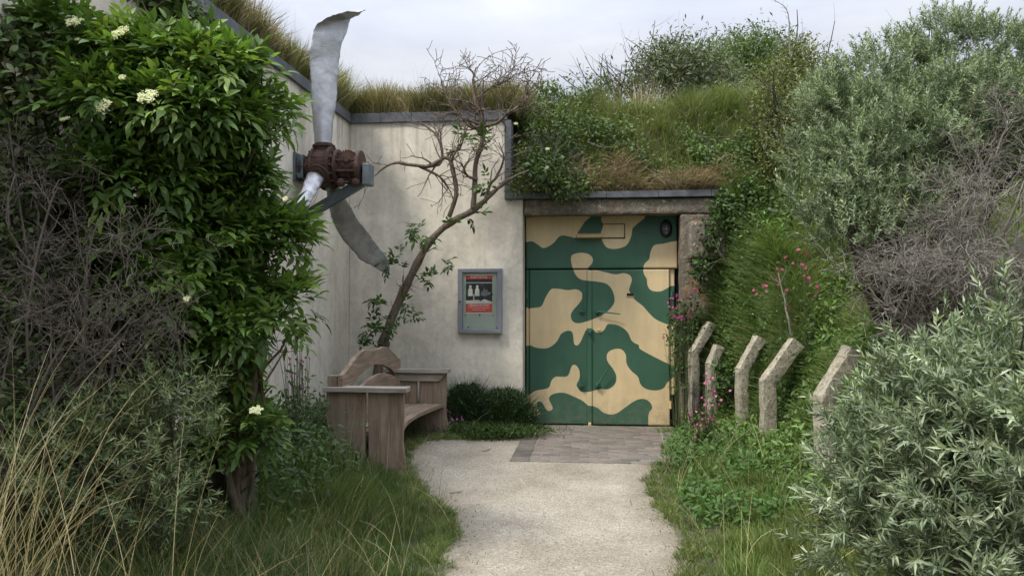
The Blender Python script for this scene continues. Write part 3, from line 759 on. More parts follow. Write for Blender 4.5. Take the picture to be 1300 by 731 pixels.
sheet([rc(0, 1, .03, .255)], 'red_band', red_p, .0015); sheet([rc(0, 1, .885, .975)], 'red_band', red_p, .0015)
sheet([rc(0, 1, .80, .884), rc(0, 1, .30, .78)], 'photo_field', dk_p, .0015)
def blob(cx, cz, rx, rz, n=14): return [(cx + rx * math.cos(t * 6.2832 / n), cz + rz * math.sin(t * 6.2832 / n)) for t in range(n)]
fig = []
for cx in (.17, .43):
    fig += [blob(cx, .685, .05, .045), [(cx - .09, .45), (cx + .09, .45), (cx + .08, .62), (cx + .03, .65), (cx - .03, .65), (cx - .08, .62)]]
fig += [rc(.285, .315, .30, .5), [(0, .30), (.6, .30), (.5, .345), (0, .335)], [(.5, .30), (1, .30), (.7, .37)]]
sheet(fig, 'photo_figures', white_p, .003)
sheet([[(.56, .47), (.72, .44), (.95, .50), (.93, .56), (.84, .55), (.80, .63), (.74, .60), (.70, .68), (.66, .58), (.58, .56)]], 'photo_background', gr_p, .003)
def text(body, fx, fz, size, mat, name='lettering', squash=1):
    c = bpy.data.curves.new(name, 'FONT'); c.body = body; c.size = size; c.align_x = 'CENTER'; c.align_y = 'CENTER'; c.extrude = .0004
    ob = bpy.data.objects.new(name, c); COL.objects.link(ob); me = bpy.data.meshes.new_from_object(ob); bpy.data.objects.remove(ob)
    x, z = P(fx, fz); me.transform(Matrix.Translation((x, PY - .0045, z)) @ Matrix.Rotation(math.pi / 2, 4, 'X') @ Matrix.Diagonal((squash, 1, 1, 1)))
    return link(name, me, mat, po)
text('EXPOSITIE', .5, .93, .048, white_p)
rows = []
for k, (n_, fz, hh) in enumerate(((15, .212, .016), (22, .150, .009), (13, .095, .008))):
    wd = rng.uniform(.3, 1, n_); gaps = .35; tot = wd.sum() + gaps * (n_ - 1); x = .1 if k < 2 else .25; sc_ = (.8 if k < 2 else .5) / tot
    for q in wd: rows.append(rc(x, x + q * sc_, fz - hh, fz + hh)); x += (q + gaps) * sc_
sheet(rows, 'text_rows', white_p, .003)
def magnet(u, v, mat, label, grp):
    p = at(u, v, Y=YW - .058)
    o = MB().cyl((p.x, YW - .066, p.z), (p.x, YW - .0575, p.z), .0105, n=16, bev=.002).build('magnet', mat, None, origin=(p.x, YW - .0575, p.z))
    return tag(o, label, 'magnet', grp)
G_ = 'magnets on the notice board'
magnet(625.2, 373.5, M['black'], 'black magnet holding the right edge of the poster', G_); magnet(609, 400, M['black'], 'black magnet in the middle just under the poster', G_)
magnet(594.3, 415, M['black'], 'black magnet at the bottom left of the board below the poster', G_); magnet(631, 416.3, M['black'], 'black magnet at the bottom right of the board below the poster', G_)
pale = mat_simple('pale_magnet', (.2, .2, .15), .5, 0, .1, 5, 0)
magnet(591, 400, pale, 'pale magnet at the lower left corner of the poster', G_); magnet(625.8, 400.5, pale, 'pale magnet at the lower right corner of the poster', G_)

# ================================================================ propeller
HY = 8.45; hx0 = XL
pr = empty('propeller', at(362, 215, Y=HY), 'bent three bladed aircraft propeller on a rusty hub mounted on the side wall', 'propeller')
def hp(u, v, dy=0): return Vector(AT(u, v, HY + dy))
c0 = hp(362, 215); hubc = hp(412, 216)
m = MB()
m.prism([(HY - .17, c0.z - .15), (HY + .2, c0.z - .15), (HY + .2, c0.z + .16), (HY - .17, c0.z + .16)], 'x', XL, XL + .025, bev=.004)
m.prism([(HY - .13, c0.z - .12), (HY + .15, c0.z - .12), (HY + .15, c0.z + .12), (HY - .13, c0.z + .12)], 'x', XL + .025, XL + .1, bev=.01)
m.build('wall_plate', M['steel'], pr)
ax_z = c0.z + .005
def cx(u): return hp(u, 216).x
m = MB()
m.cyl((XL + .09, HY, ax_z), (cx(398), HY, ax_z), .105, .13, 24, .006)
for x, r in ((cx(376), .135), (cx(384), .15), (cx(392), .14)): m.cyl((x, HY, ax_z), (x + .025, HY, ax_z), r, n=24, bev=.004)
for k in range(10):
    a = k * .628; m.cyl((cx(378), HY + .12 * math.cos(a), ax_z + .12 * math.sin(a)), (cx(396), HY + .12 * math.cos(a), ax_z + .12 * math.sin(a)), .012, n=6)
m.build('shaft_housing', M['rust'], pr)
m = MB()
m.cyl((cx(396), HY, ax_z), (cx(426), HY, ax_z), .205, .215, 28, .018)
m.cyl((cx(400), HY, ax_z), (cx(403), HY, ax_z), .228, n=28, bev=.004).cyl((cx(420), HY, ax_z), (cx(424), HY, ax_z), .235, n=28, bev=.004)
for k in range(14):
    a = k * math.tau / 14; m.cyl((cx(397), HY + .2 * math.cos(a), ax_z + .2 * math.sin(a)), (cx(428), HY + .2 * math.cos(a), ax_z + .2 * math.sin(a)), .016, n=6)
for a, r in ((math.pi / 2, .11), (math.pi * 7 / 6, .11), (-math.pi / 6, .11)):
    dv = Vector((0, math.cos(a), math.sin(a))); b0 = Vector((cx(411), HY, ax_z))
    m.cyl(b0 + dv * .1, b0 + dv * .27, r, r * .95, 22, .01).cyl(b0 + dv * .225, b0 + dv * .25, r * 1.14, n=22, bev=.004)
m.build('hub', M['rust'], pr)
m = MB(); gx = cx(443)
m.cyl((cx(427), HY, ax_z), (cx(458), HY, ax_z), .145, .155, 26, .01).cyl((cx(428), HY, ax_z), (cx(432), HY, ax_z), .2, n=26, bev=.004)
m.cyl((cx(455), HY, ax_z), (cx(460), HY, ax_z), .185, n=26, bev=.004).cyl((cx(446), HY, ax_z), (cx(448), HY, ax_z), .175, n=26, bev=.003)
g0 = hp(441, 203, -.14)
m.cyl(g0 + Vector((0, .12, 0)), g0, .105, .1, 24, .006).cyl(g0, g0 + Vector((0, -.02, 0)), .09, n=24, bev=.004).cyl(g0 + Vector((0, -.01, 0)), g0 + Vector((0, -.05, 0)), .045, .035, 14, .004)
for k in range(22):
    a = k * math.tau / 22; q = g0 + Vector((.1 * math.cos(a), -.0, .1 * math.sin(a))); m.cyl(q + Vector((0, .03, 0)), q + Vector((0, -.018, 0)), .01, n=5)
for k in range(9):
    a = k * .7; m.cyl((cx(431), HY + .165 * math.cos(a), ax_z + .165 * math.sin(a)), (cx(457), HY + .165 * math.cos(a), ax_z + .165 * math.sin(a)), .014, n=6)
for q in (hp(433, 232, -.12), hp(452, 231, -.1)): m.ball(q, .05, n=12)
m.build('gearbox', M['rust'], pr)
# steel strut from wall to nose
e0 = Vector((XL + .01, 8.98, at(388, 275, X=XL).z)); e0 = at(386, 274, X=XL + .02); e1 = hp(466, 226, -.04)
def channel(p, q, w, d, t, side):
    m = MB(); ax = (q - p).normalized(); s = Vector(side).normalized(); s = (s - ax * s.dot(ax)).normalized(); u_ = ax.cross(s)
    def slab(a0, a1, b0, b1):
        vs = []
        for P_ in (p, q):
            for a_, b__ in ((a0, b0), (a1, b0), (a1, b1), (a0, b1)): vs.append(m.bm.verts.new(P_ + s * a_ + u_ * b__))
        for f in ((0, 3, 2, 1), (4, 5, 6, 7), (0, 1, 5, 4), (1, 2, 6, 5), (2, 3, 7, 6), (3, 0, 4, 7)): m.bm.faces.new([vs[i] for i in f])
    slab(0, t, -w / 2, w / 2); slab(t + .0005, d, w / 2 - t, w / 2); slab(t + .0005, d, -w / 2, -w / 2 + t)
    return m
m = channel(e0, e1, .1, .09, .012, (.0, 1, 0)); o_ = m.build('strut', M['steel'], pr)
u0 = hp(466, 233, -.06); MB().box(u0.x - .035, u0.x + .045, HY - .13, HY + .06, u0.z - .02, hp(466, 210).z, bev=.006).build('strut_bracket', M['steel'], pr)
m = MB(); m.cyl((cx(458), HY, ax_z), (u0.x, HY, ax_z), .06, n=16, bev=.003).build('axle_end', M['rust'], pr)
# blades: stations (u, v, dY, half-vector in px (du,dv), half-vector depth, thickness)
def blade(st, ang=0):
    S = resample(np.array(st, float), 60); n = 22; m = MB(); rings = []
    from mathutils import noise as mn
    for k, (u, v, dy, hu, hv, hd, th) in enumerate(S):
        c = Vector(AT(u, v, HY + dy)); e = Vector(AT(u + hu, v + hv, HY + dy)) - c; e = e + Vector((0, hd, 0))
        k2 = min(k + 1, len(S) - 1); k1 = max(k - 1, 0)
        t = Vector(AT(*S[k2][:2], HY + S[k2][2])) - Vector(AT(*S[k1][:2], HY + S[k1][2])); nn = e.cross(t).normalized()
        ring = []
        for q in range(n):
            a = q * math.tau / n; w = math.cos(a); h = math.sin(a); sh = (abs(h) ** .8) * math.copysign(1, h)
            p = c + e * w + nn * (sh * th * .5 * (1.15 - .35 * abs(w)))
            p += mn.noise_vector(p * 5) * .012 * (1 if abs(w) > .6 else .5) + mn.noise_vector(p * 22) * (.010 if abs(w) > .8 else .004)
            ring.append(m.bm.verts.new(p))
        rings.append(ring)
    for a, b in zip(rings, rings[1:]):
        for q in range(n): m.bm.faces.new((a[q], a[(q + 1) % n], b[(q + 1) % n], b[q]))
    m.bm.faces.new(rings[0][::-1]); m.bm.faces.new(rings[-1]); bmesh.ops.recalc_face_normals(m.bm, faces=m.bm.faces[:])
    return m.build('blade', M['alloy'], pr, smooth=True)
b1 = blade([(410, 192, 0, 9.5, 0, .02, .14), (410, 165, 0, 11, 0, .03, .11), (411, 130, 0, 13.5, 0, .05, .06), (411, 100, 0, 15.2, 0, .06, .04), (412, 72, 0, 16.5, 0, .07, .03), (416, 50, 0, 16, 1, .08, .025),
            (421, 36, .02, 16.5, -1.5, .10, .022), (428, 26, .04, 12, -4, .12, .02), (439, 20.5, .06, 5, -2.8, .14, .018), (451, 17, .08, 1.5, -2.6, .12, .016), (458, 14.5, .09, 1, -4.2, .08, .014), (463, 13, .09, .5, -2.5, .04, .01)])
b1['label'] = 'upright blade with its tip curled over'
b2 = blade([(406, 212, -.1, 10, 3, 0, .13), (402, 222, -.2, 9.5, 3, .02, .1), (395, 236, -.4, 8, 3.5, .03, .06), (388, 250, -.6, 6, 2.5, .05, .04), (383.5, 262, -.78, 4.5, 1, .06, .03), (381, 275, -.92, 3.4, -.5, .05, .022), (383, 285, -1.0, 2, 0, .02, .016)])
b2['label'] = 'short looking blade bent towards the path'
b3 = blade([(421, 232, .1, 9, -2, 0, .13), (426, 250, .25, 9.5, -3, .02, .09), (433, 268, .42, 11.5, -5, .04, .05), (442, 287, .62, 12, -6.5, .05, .035), (455, 305, .8, 11.5, -8, .05, .03), (469, 321, .95, 11, -7.5, .05, .026), (481, 332, 1.05, 10, -4, .05, .022), (489, 342, 1.12, 5, -2.5, .03, .018), (492.5, 350, 1.15, 1.5, -.6, .01, .012)])
b3['label'] = 'lower blade with a ragged edge'

# ================================================================ bench
BXb, BXf = -2.47, -1.70; BY0, BY1 = 7.22, 9.45; gz = .1
bn = empty('garden_bench', ((BXb + BXf) / 2, (BY0 + BY1) / 2, 0), 'weathered oak garden bench with a humped backrest beside the path', 'bench')
def plank(name, pts, axis, a, b, mat, bev=.006, wob=.006):
    m = MB(); m.prism(pts, axis, a, b, bev=bev)
    from mathutils import noise as mn
    bmesh.ops.subdivide_edges(m.bm, edges=[e for e in m.bm.edges if e.calc_length() > .25], cuts=3)
    for v in m.bm.verts: v.co += mn.noise_vector(v.co * 2.5) * wob
    return m.build(name, mat, bn)
zA = .80
def side(y0, y1):
    # rear and front boards (front one with a waney front edge), pts in x,z
    plank('side_board', [(BXb + .03, -.1), (BXb + .36, -.1), (BXb + .375, zA - .004), (BXb + .0, zA - .004)], 'y', y0, y1, M['wood'])
    plank('side_board', [(BXb + .405, -.1), (BXf - .0, -.1), (BXf - .015, .12), (BXf - .045, .35), (BXf - .03, .6), (BXf - .035, zA - .004), (BXb + .40, zA - .004)], 'y', y0, y1, M['wood'])
side(BY0, BY0 + .05); side(BY1 - .05, BY1)
for y0 in (BY0 - .045, BY1 - .13):
    plank('armrest', [(BXb - .02, y0), (BXf + .0, y0 + .0), (BXf + .0, y0 + .17), (BXb - .02, y0 + .175)], 'z', zA, zA + .047, M['wood_x'])
plank('arm_rail', [(BXb + .02, zA - .1), (BXf - .12, zA - .1), (BXf - .03, zA - .005), (BXb + .02, zA - .005)], 'y', BY1 - .085, BY1 - .052, M['wood_x'])
yy = np.linspace(BY0 - .02, BY1 + .02, 25); tt = (yy - yy[0]) / (yy[-1] - yy[0])
hump = .955 + .235 * np.clip(np.sin(math.pi * np.clip((tt - .02) / .96, 0, 1)), 0, 1) ** 1.0; hump = np.minimum(hump, 1.15 + .02 * np.sin(tt * 9))
under = .80 + .165 * np.clip(np.sin(math.pi * np.clip((tt - .12) / .76, 0, 1)), 0, 1) ** .8
pts = [(a, b) for a, b in zip(yy, hump)] + [(a, b) for a, b in zip(yy[::-1], under[::-1])]
plank('backrest', pts, 'x', BXb + .11, BXb + .16, M['wood_y'], wob=.009)
low = .60 + .27 * np.clip(np.sin(math.pi * tt), 0, 1) ** .7
pts = [(a, b) for a, b in zip(yy[2:-2], low[2:-2])] + [(BY1 - .06, .40), (BY0 + .06, .40)]
plank('back_board', pts, 'x', BXb + .16, BXb + .20, M['wood_y'])
for y0 in (BY0 + .0, BY1 - .1): MB().box(BXb + .01, BXb + .108, y0, y0 + .09, zA + .05 if False else .3, .95, bev=.006).build('back_post', M['wood'], bn)
ys_ = np.linspace(BY0 + .05, BY1 - .05, 14); fr = BXf - .06 - .13 * np.sin(math.pi * (ys_ - ys_[0]) / (ys_[-1] - ys_[0])) ** 1.0
plank('seat', [(BXb + .21, ys_[0])] + [(a, b) for a, b in zip(fr, ys_)] + [(BXb + .21, ys_[-1])], 'z', .385, .43, M['wood_y'])
plank('seat', [(BXb + .205, ys_[0]), (BXb + .1, ys_[0]), (BXb + .1, ys_[-1]), (BXb + .205, ys_[-1])], 'z', .386, .428, M['wood_y'])

# ================================================================ old stump
st0 = at(292, 655, Z=.2); m = MB()
sx, sy = st0.x, st0.y; rr = .155; K = 22; rings = []
from mathutils import noise as mn
for j, z in enumerate(np.linspace(0, .52, 9)):
    ring = []
    for q in range(K):
        a = q * math.tau / K; r = rr * (1.12 - .15 * z / .5 + .12 * mn.noise(Vector((math.cos(a) * 2, math.sin(a) * 2, z * 1.5))))
        if q in (4, 13): r *= .82
        ring.append(m.bm.verts.new((sx + r * math.cos(a) + .03 * z, sy + r * math.sin(a), z + (.06 * mn.noise(Vector((q * .7, 3, 1))) if j == 8 else 0))))
    rings.append(ring)
for a, b in zip(rings, rings[1:]):
    for q in range(K): m.bm.faces.new((a[q], a[(q + 1) % K], b[(q + 1) % K], b[q]))
m.bm.faces.new(rings[-1]); bmesh.ops.recalc_face_normals(m.bm, faces=m.bm.faces[:])
tag(m.build('tree_stump', M['stumpwood'], None, origin=(sx, sy, 0)), 'short dark weathered wooden stump in the grass under the elder bush', 'tree stump')

# ================================================================ concrete posts
def post(xc, y, zk, zt_, lean, label, wx=.17, wy=.12):
    """vertical shaft to zk, then an arm leaning to +x up to zt_"""
    wx *= 1.12; k = wx * .5; d = Vector((lean, 0, zt_ - zk)).normalized(); nx = Vector((d.z, 0, -d.x))
    tip = Vector((xc - k + lean, 0, zt_))
    tr = tip + nx * wx; rk = (xc + k, zk - wx * d.x / (1 + d.z) - .0)
    pts = [(xc - k, -.35), (xc + k, -.35), rk, (tr.x, tr.z), (tip.x, tip.z), (xc - k, zk)]
    m = MB(); m.prism(pts, 'y', y - wy / 2, y + wy / 2)
    bm = m.bm
    for i in range(1, 30):
        bmesh.ops.bisect_plane(bm, geom=bm.verts[:] + bm.edges[:] + bm.faces[:], plane_co=(0, 0, -.35 + i * .06), plane_no=(0, 0, 1))
    for i in (1, 2, 3): bmesh.ops.bisect_plane(bm, geom=bm.verts[:] + bm.edges[:] + bm.faces[:], plane_co=(0, y - wy / 2 + wy * i / 4, 0), plane_no=(0, 1, 0))
    for i in (1, 2, 3, 5, 7): bmesh.ops.bisect_plane(bm, geom=bm.verts[:] + bm.edges[:] + bm.faces[:], plane_co=(xc - k + wx * i / 4, 0, 0), plane_no=(1, 0, 0))
    for e in list(bm.edges): pass
    bm.normal_update()
    for v in bm.verts:
        sh = len({tuple(round(c, 1) for c in f.normal) for f in v.link_faces}) > 1
        v.co += mn.noise_vector(v.co * 8) * .007 + mn.noise_vector(v.co * 25) * .004
        if sh: v.co -= v.normal * (.008 + .012 * max(0, mn.noise(v.co * 9)))
    o = m.build('concrete_post', M['post'], None, origin=(xc, y, 0)); o.rotation_euler.z = R(20 + 4 * math.sin(y * 9))
    return tag(o, label, 'concrete post', 'bent concrete posts along the bank')
def post_px(uk, vk, ut, vt, Y, label, **kw):
    a = at(uk, vk, Y=Y); t = at(ut, vt, Y=Y); w = kw.get('wx', .17)
    return post(a.x + w / 2, Y, a.z, t.z, t.x - a.x, label, **kw)
post_px(875, 447, 902, 407, 10.0, 'thin bent concrete post nearest the camouflage doors', wx=0.104)
post_px(897, 462, 909, 436, 9.75, 'shortest bent concrete post, second from the doors, half hidden in plants', wx=0.104)
post_px(935, 468, 962, 425, 9.0, 'bent concrete post in the middle of the row, third from the doors', wx=0.109)
post_px(966, 482, 1009, 428, 8.2, 'large bent concrete post standing fully clear of the grass, fourth from the doors', wx=0.131)
post_px(1036, 500, 1084, 438, 6.4, 'bent concrete post partly covered by the silvery bush, fifth from the doors', wx=0.122)
post_px(1216, 560, 1266, 470, 4.25, 'bent concrete post whose tip shows inside the silvery bush near the right edge', wx=.16)

# ================================================================ small elder tree on the wall
def Yt(): return 9.75
et = empty('elder_tree', (float(at(482, 520, Y=9.75).x), 9.75, .1), 'leaning half bare elder tree growing behind the bench against the pale wall', 'tree')
def PX(L, K=14, Y=9.75, wob=.006): return px_line([(u, v, Y + dy, r / 103.) for u, v, r, dy in L], K, wob)
Z8 = lambda x, y: (420 + x / 1.782, 60 + y / 1.782)
def ZL(L): return [(*Z8(x, y), r, dy) for x, y, r, dy in L]
trunk = PX([(474, 560, 9, -.1), (478, 500, 8.5, -.1), (483, 450, 8, -.05), (497, 405, 7.2, 0), (522, 350, 6.6, 0), (545, 308, 6.2, 0), (572, 283, 5.6, 0), (600, 268, 5, .02), (625, 246, 4.0, 0), (642, 232, 3.0, -.02), (660, 222, 2.0, -.05), (672, 218, 1.2, -.05)], 34, wob=.004)
b_c = PX(ZL([(322, 365, 4.4, 0), (326, 320, 4.2, .02), (330, 265, 4, .02), (342, 215, 3.8, 0), (345, 175, 4.2, 0), (330, 130, 2.5, 0), (322, 85, 1.6, .05), (330, 45, 1, .1)]), 22)
b_b = PX(ZL([(268, 385, 3.4, 0), (284, 335, 3.4, -.05), (280, 290, 3.2, -.1), (265, 252, 3, -.12), (222, 272, 3, -.15), (180, 268, 2.6, -.2), (148, 262, 2, -.22), (118, 275, 1.4, -.2), (100, 292, .8, -.2)]), 26)
b_h = PX(ZL([(200, 270, 2.2, -.18), (235, 290, 2, -.15), (252, 305, 2, -.12), (262, 322, 1.4, -.1)]), 10)
b_d = PX(ZL([(225, 268, 2.2, -.15), (245, 262, 2.2, -.15), (250, 235, 2, -.15), (238, 200, 1.8, -.12), (215, 180, 1.4, -.1), (190, 163, .9, -.1)]), 14)
b_e = PX(ZL([(262, 252, 2.2, -.12), (270, 240, 2, -.1), (290, 235, 1.6, -.1), (300, 215, 1.2, -.1), (312, 180, .8, -.08)]), 12)
b_f = PX(ZL([(345, 180, 3.2, 0), (380, 170, 2.4, -.05), (400, 150, 1.8, -.1), (430, 130, 1.3, -.12), (445, 100, .8, -.1)]), 14)
b_g = PX(ZL([(345, 178, 2.6, 0), (310, 165, 2.2, -.05), (280, 140, 1.6, -.1), (262, 110, 1.1, -.1), (250, 75, .7, -.1)]), 14)
b_i = PX(ZL([(332, 300, 3.0, 0), (310, 290, 2, -.05), (300, 275, 1.8, -.1), (305, 262, 1.2, -.1)]), 10)
b_j = PX(ZL([(352, 340, 2.8, 0), (362, 310, 2.2, 0), (378, 290, 1.8, -.05), (390, 250, 1.2, -.1), (380, 215, .8, -.1)]), 12)
b_k = PX(ZL([(330, 120, 1.8, 0), (355, 95, 1.4, 0), (390, 80, 1.1, .05), (420, 60, .7, .1)]), 12)
br = [b_c, b_b, b_h, b_d, b_e, b_f, b_g, b_i, b_j, b_k]
g = [(*trunk, 9)] + [(*b, 6) for b in br]
trunk[1][...] *= .74 * (1 + .13 * rng.normal(size=trunk[1].shape)); tubes('trunk', [(*trunk, 10)], M['bark_elder'], et)
for b in g[1:]: pass
K = 12
for b in br: b[1][...] *= .86 * (1 + .1 * rng.normal(size=b[1].shape))
BP = np.stack([resample(b[0][0], K) for b in br]); BR = np.stack([resample(b[1][0][:, None], K)[:, 0] for b in br])
t1 = grow(BP, BR, 9, .34, .9, 5, -.02, .18, .2, .5, .25); t2 = grow(*t1, 3, .2, 1.0, 4, 0, .12, .2, .6, .35, .3)
top = grow(BP[[0, 5, 6, 9]], BR[[0, 5, 6, 9]], 15, .46, 1.2, 7, 0, .12, .3, .6, .35); top2 = grow(*top, 4, .2, 1.2, 5, 0, .05, .3, .65, .25)
for q in (t1, t2, top, top2): np.clip(q[1], .0034, 1, out=q[1])
lo = grow(trunk[0][:, 8:16], trunk[1][:, 8:16], 7, .35, .9, 6, 0, .1, .2, .25, .1); lo2 = grow(*lo, 4, .16, 1, 4, 0, .1, .2, .6); np.clip(lo[1], .0025, 1, out=lo[1]); np.clip(lo2[1], .002, 1, out=lo2[1])
tubes('branches', g[1:] + [t1, t2, top, top2, lo, lo2], M['bark_elder'], et, 4)
cl = [(v_[0], v_[1], n_) for v_, n_ in ((Z8(185, 420), 4), (Z8(155, 490), 4), (Z8(230, 520), 3), (Z8(85, 640), 4), (Z8(130, 580), 4), (Z8(350, 312), 3), (Z8(318, 378), 2), (Z8(245, 402), 1), (Z8(300, 212), 4), (Z8(190, 590), 3), (Z8(68, 650), 3), (Z8(120, 625), 3), (Z8(262, 490), 2), (Z8(340, 225), 2), (Z8(380, 215), 1), (Z8(205, 440), 2))]
pp = np.concatenate([AT(u, v, 9.6) + np.array([.09, .12, .06]) * rng.normal(size=(n_, 3)) for u, v, n_ in cl])
V, F, C = elder_sprays(pp, norm(rnd_dir(len(pp)) + np.array([0, -.5, .3])), .088, .034, 3, [(.05, .10, .022), (.07, .13, .03), (.035, .07, .02)], droop=.25, rach=.12)
np_mesh('foliage', V, F, M['leaf_elder'], et, C)

# ================================================================ big elder bush on the left
def bush(name, root, label, cat, lobes, n, fol, mat, bark='bark_dark', r0=.03, sub=7, L=.5, extra=2, group=None, shell=.4, back=.4, inner=None, top=.0, clump=None):
    e = empty(name, root, label, cat, group)
    if clump:
        sub_ = sublobes(lobes, clump[0], clump[1], flat=clump[2] if len(clump) > 2 else .8); p, nr = sample_lobes(sub_, int(n * 1.2), .45, .2); k_ = (nr[:, 2] > -.25) | (rng.random(len(p)) < .15); p, nr = p[k_][:int(n * .88)], nr[k_][:int(n * .88)]; p2, nr2 = sample_lobes(lobes, int(n * .14), .45, back); p2 = p2 - nr2 * .16
        p = np.concatenate([p, p2]); nr = np.concatenate([nr, nr2])
    else: p, nr = sample_lobes(lobes, n, shell, back)
    V, F, C = fol(p, nr)
    np_mesh('foliage', V, F, mat, e, C)
    tubes('branches', limbs(root, lobes, r0, sub, L, extra), M[bark], e)
    return e, p, nr
EL = lobes_px([(270, 500, 4.75, 36, 24, .25), (300, 545, 4.85, 26, 18, .2), (255, 540, 4.7, 26, 20, .2), (285, 205, 4.7, 34, 34, .3), (300, 235, 4.75, 34, 28, .3), (215, 95, 4.5, 62, 44, .40), (285, 105, 4.6, 48, 42, .4), (325, 145, 4.7, 30, 30, .3), (180, 150, 4.4, 55, 45, .4), (255, 160, 4.5, 58, 42, .4), (120, 68, 4.6, 60, 34, .4), (200, 225, 4.4, 55, 40, .4),
               (235, 285, 4.5, 58, 45, .45), (300, 275, 4.7, 42, 32, .35), (345, 305, 4.8, 30, 24, .25), (290, 345, 4.6, 56, 38, .4), (350, 385, 4.8, 32, 20, .22), (230, 375, 4.5, 52, 45, .4), (305, 405, 4.7, 48, 32, .35), (270, 440, 4.7, 48, 40, .35), (305, 475, 4.8, 34, 26, .25), (185, 320, 4.5, 45, 50, .35), (318, 515, 4.9, 24, 20, .2)])
eroot = at(300, 640, Y=4.9); eroot.z = .1
EC = [(.082, .15, .03), (.115, .20, .04), (.056, .108, .022), (.17, .24, .055)]
eb, ep, en = bush('elder_bush', eroot, 'large dark green flowering elder bush with drooping leaves in front of the side wall', 'bush', EL, 2250,
    lambda p, nr: elder_sprays(p, nr, .084, .030, 4, EC, [.3, .3, .25, .15], .16, rach=.13), M['leaf_elder'], 'bark_elder', .035, 7, .45, 1, shell=.42, clump=(80, .17, .45))
# umbels
def umbel(u, v, Y, r, parent, label=None):
    c = AT(u, v, Y); m = 55; d = norm(np.array([0, -.75, .6]) + .15 * rng.normal(size=3)); a = norm(np.cross(d, [1, 0, .2])); b = np.cross(d, a)
    parts = []; q = rng.random((7, 2)); cen = [(0, 0)] + [(math.cos(k * 1.256) * .62, math.sin(k * 1.256) * .62) for k in range(5)]
    P_ = []
    for cx_, cy_ in cen:
        for _ in range(30):
            t = rng.random() * 6.283; s = .36 * math.sqrt(rng.random()); P_.append(c + r * ((cx_ + s * math.cos(t)) * a + (cy_ + s * math.sin(t)) * b) + d * r * .12 * rng.normal())
    P_ = np.array(P_); P5 = np.repeat(P_, 4, 0); dd = norm(rnd_dir(len(P5)) + d * .2); nn = norm(d + .4 * rnd_dir(len(P5)))
    cc = colvar(len(P5), [(.78, .78, .56), (.68, .70, .44), (.8, .8, .66)], jit=.06)
    V, F, C = leaf_arrays(T_FLAT, P5, dd, nn, r * .13, r * .12, cc)
    return np_mesh('flower_head', V, F, M['petal'], parent, C)
for u, v, r in ((187, 122, 14), (131, 134, 11), (82, 151, 7), (94, 27, 12), (152, 41, 13), (325, 520, 9), (237, 379, 5), (155, 98, 5), (98, 50, 4), (362, 252, 4)):
    umbel(u, v, 3.8 if v > 60 else 4.0, r * 4.1 / FPX, eb)

# leafy tree over the top left corner
TL = lobes_px([(0, 45, 4.05, 24, 40, .2), (-5, 110, 4.0, 22, 40, .2), (25, 10, 4.3, 30, 30, .2), (40, 5, 5.3, 60, 34, .4), (120, 0, 5.4, 60, 34, .4), (200, 8, 5.6, 45, 26, .35), (160, -40, 5.5, 90, 40, .4), (30, -45, 5.3, 80, 40, .4), (222, 22, 5.7, 18, 14, .2)])
tr0 = Vector((-3.02, 5.4, 0.1))
bush('overhanging_tree', tr0, 'dark leafy tree hanging over the wall top in the upper left corner', 'tree', TL, 520, lambda p, nr: loose_leaves(p, nr, .085, .045, 9, [(.04, .08, .018), (.06, .11, .03), (.10, .14, .04)], None, T_LEAF, .07), M['leaf_soft'], 'bark_grey', .03, 8, .4, 2, back=.6)

# ================================================================ twiggy dead shrubs
def twig_shrub(name, root, tips, label, mat, r0=.02, n1=9, n2=5, n3=4, L=(.5, .28, .15), group=None, sub=None, rmin=.0018, sp=.8, up=.12, droop=0, wob=.18):
    e = empty(name, root, label, 'shrub', group); K = 9; P_, R_ = [], []
    for tp in tips:
        tp = np.array(tp); r_ = np.array(root) + .1 * rng.normal(size=3); mid = r_ * .5 + tp * .5 + .13 * rng.normal(size=3) + np.array([0, 0, .1])
        q = resample([r_, r_ * .7 + mid * .3 + .05 * rng.normal(size=3), mid, tp * .7 + mid * .3 + .07 * rng.normal(size=3), tp], K); P_.append(q); R_.append(np.linspace(r0 * rng.uniform(.5, 1.1), r0 * .25, K))
    P_, R_ = np.array(P_), np.array(R_); a = grow(P_, R_, n1, L[0], sp, 7, droop, up, wob, .6, .2); b = grow(*a, n2, L[1], sp, 5, droop, up, wob, .65, .15); c = grow(*b, n3, L[2], 1.2, 4, droop, up * .5, wob, .7, .1)
    for q in (a, b, c): np.clip(q[1], rmin, 1, out=q[1])
    o = tubes('branches', [(P_, R_, 6), (*a, 4), (*b, 3), (*c, 3)], M[mat], e)
    return e
sr = at(70, 700, Y=4.05); sr.z = .15
tips = [AT(u, v, Y) for u, v, Y in ((10, 150, 3.9), (60, 110, 4.1), (105, 130, 4.0), (20, 220, 3.8), (80, 240, 3.8), (130, 270, 3.8), (165, 330, 3.8), (120, 350, 3.7), (40, 340, 3.7), (170, 400, 3.7), (215, 420, 3.8), (20, 420, 3.7), (100, 430, 3.7), (-40, 250, 3.8), (180, 370, 3.75))]
twig_shrub('thorn_shrub', sr, tips, 'tangled leafless grey brown thorn shrub filling the left edge beside the elder bush', 'bark_brown', .014, 8, 6, 4, (.34, .2, .11), rmin=.0014, sp=1.1, wob=.3)
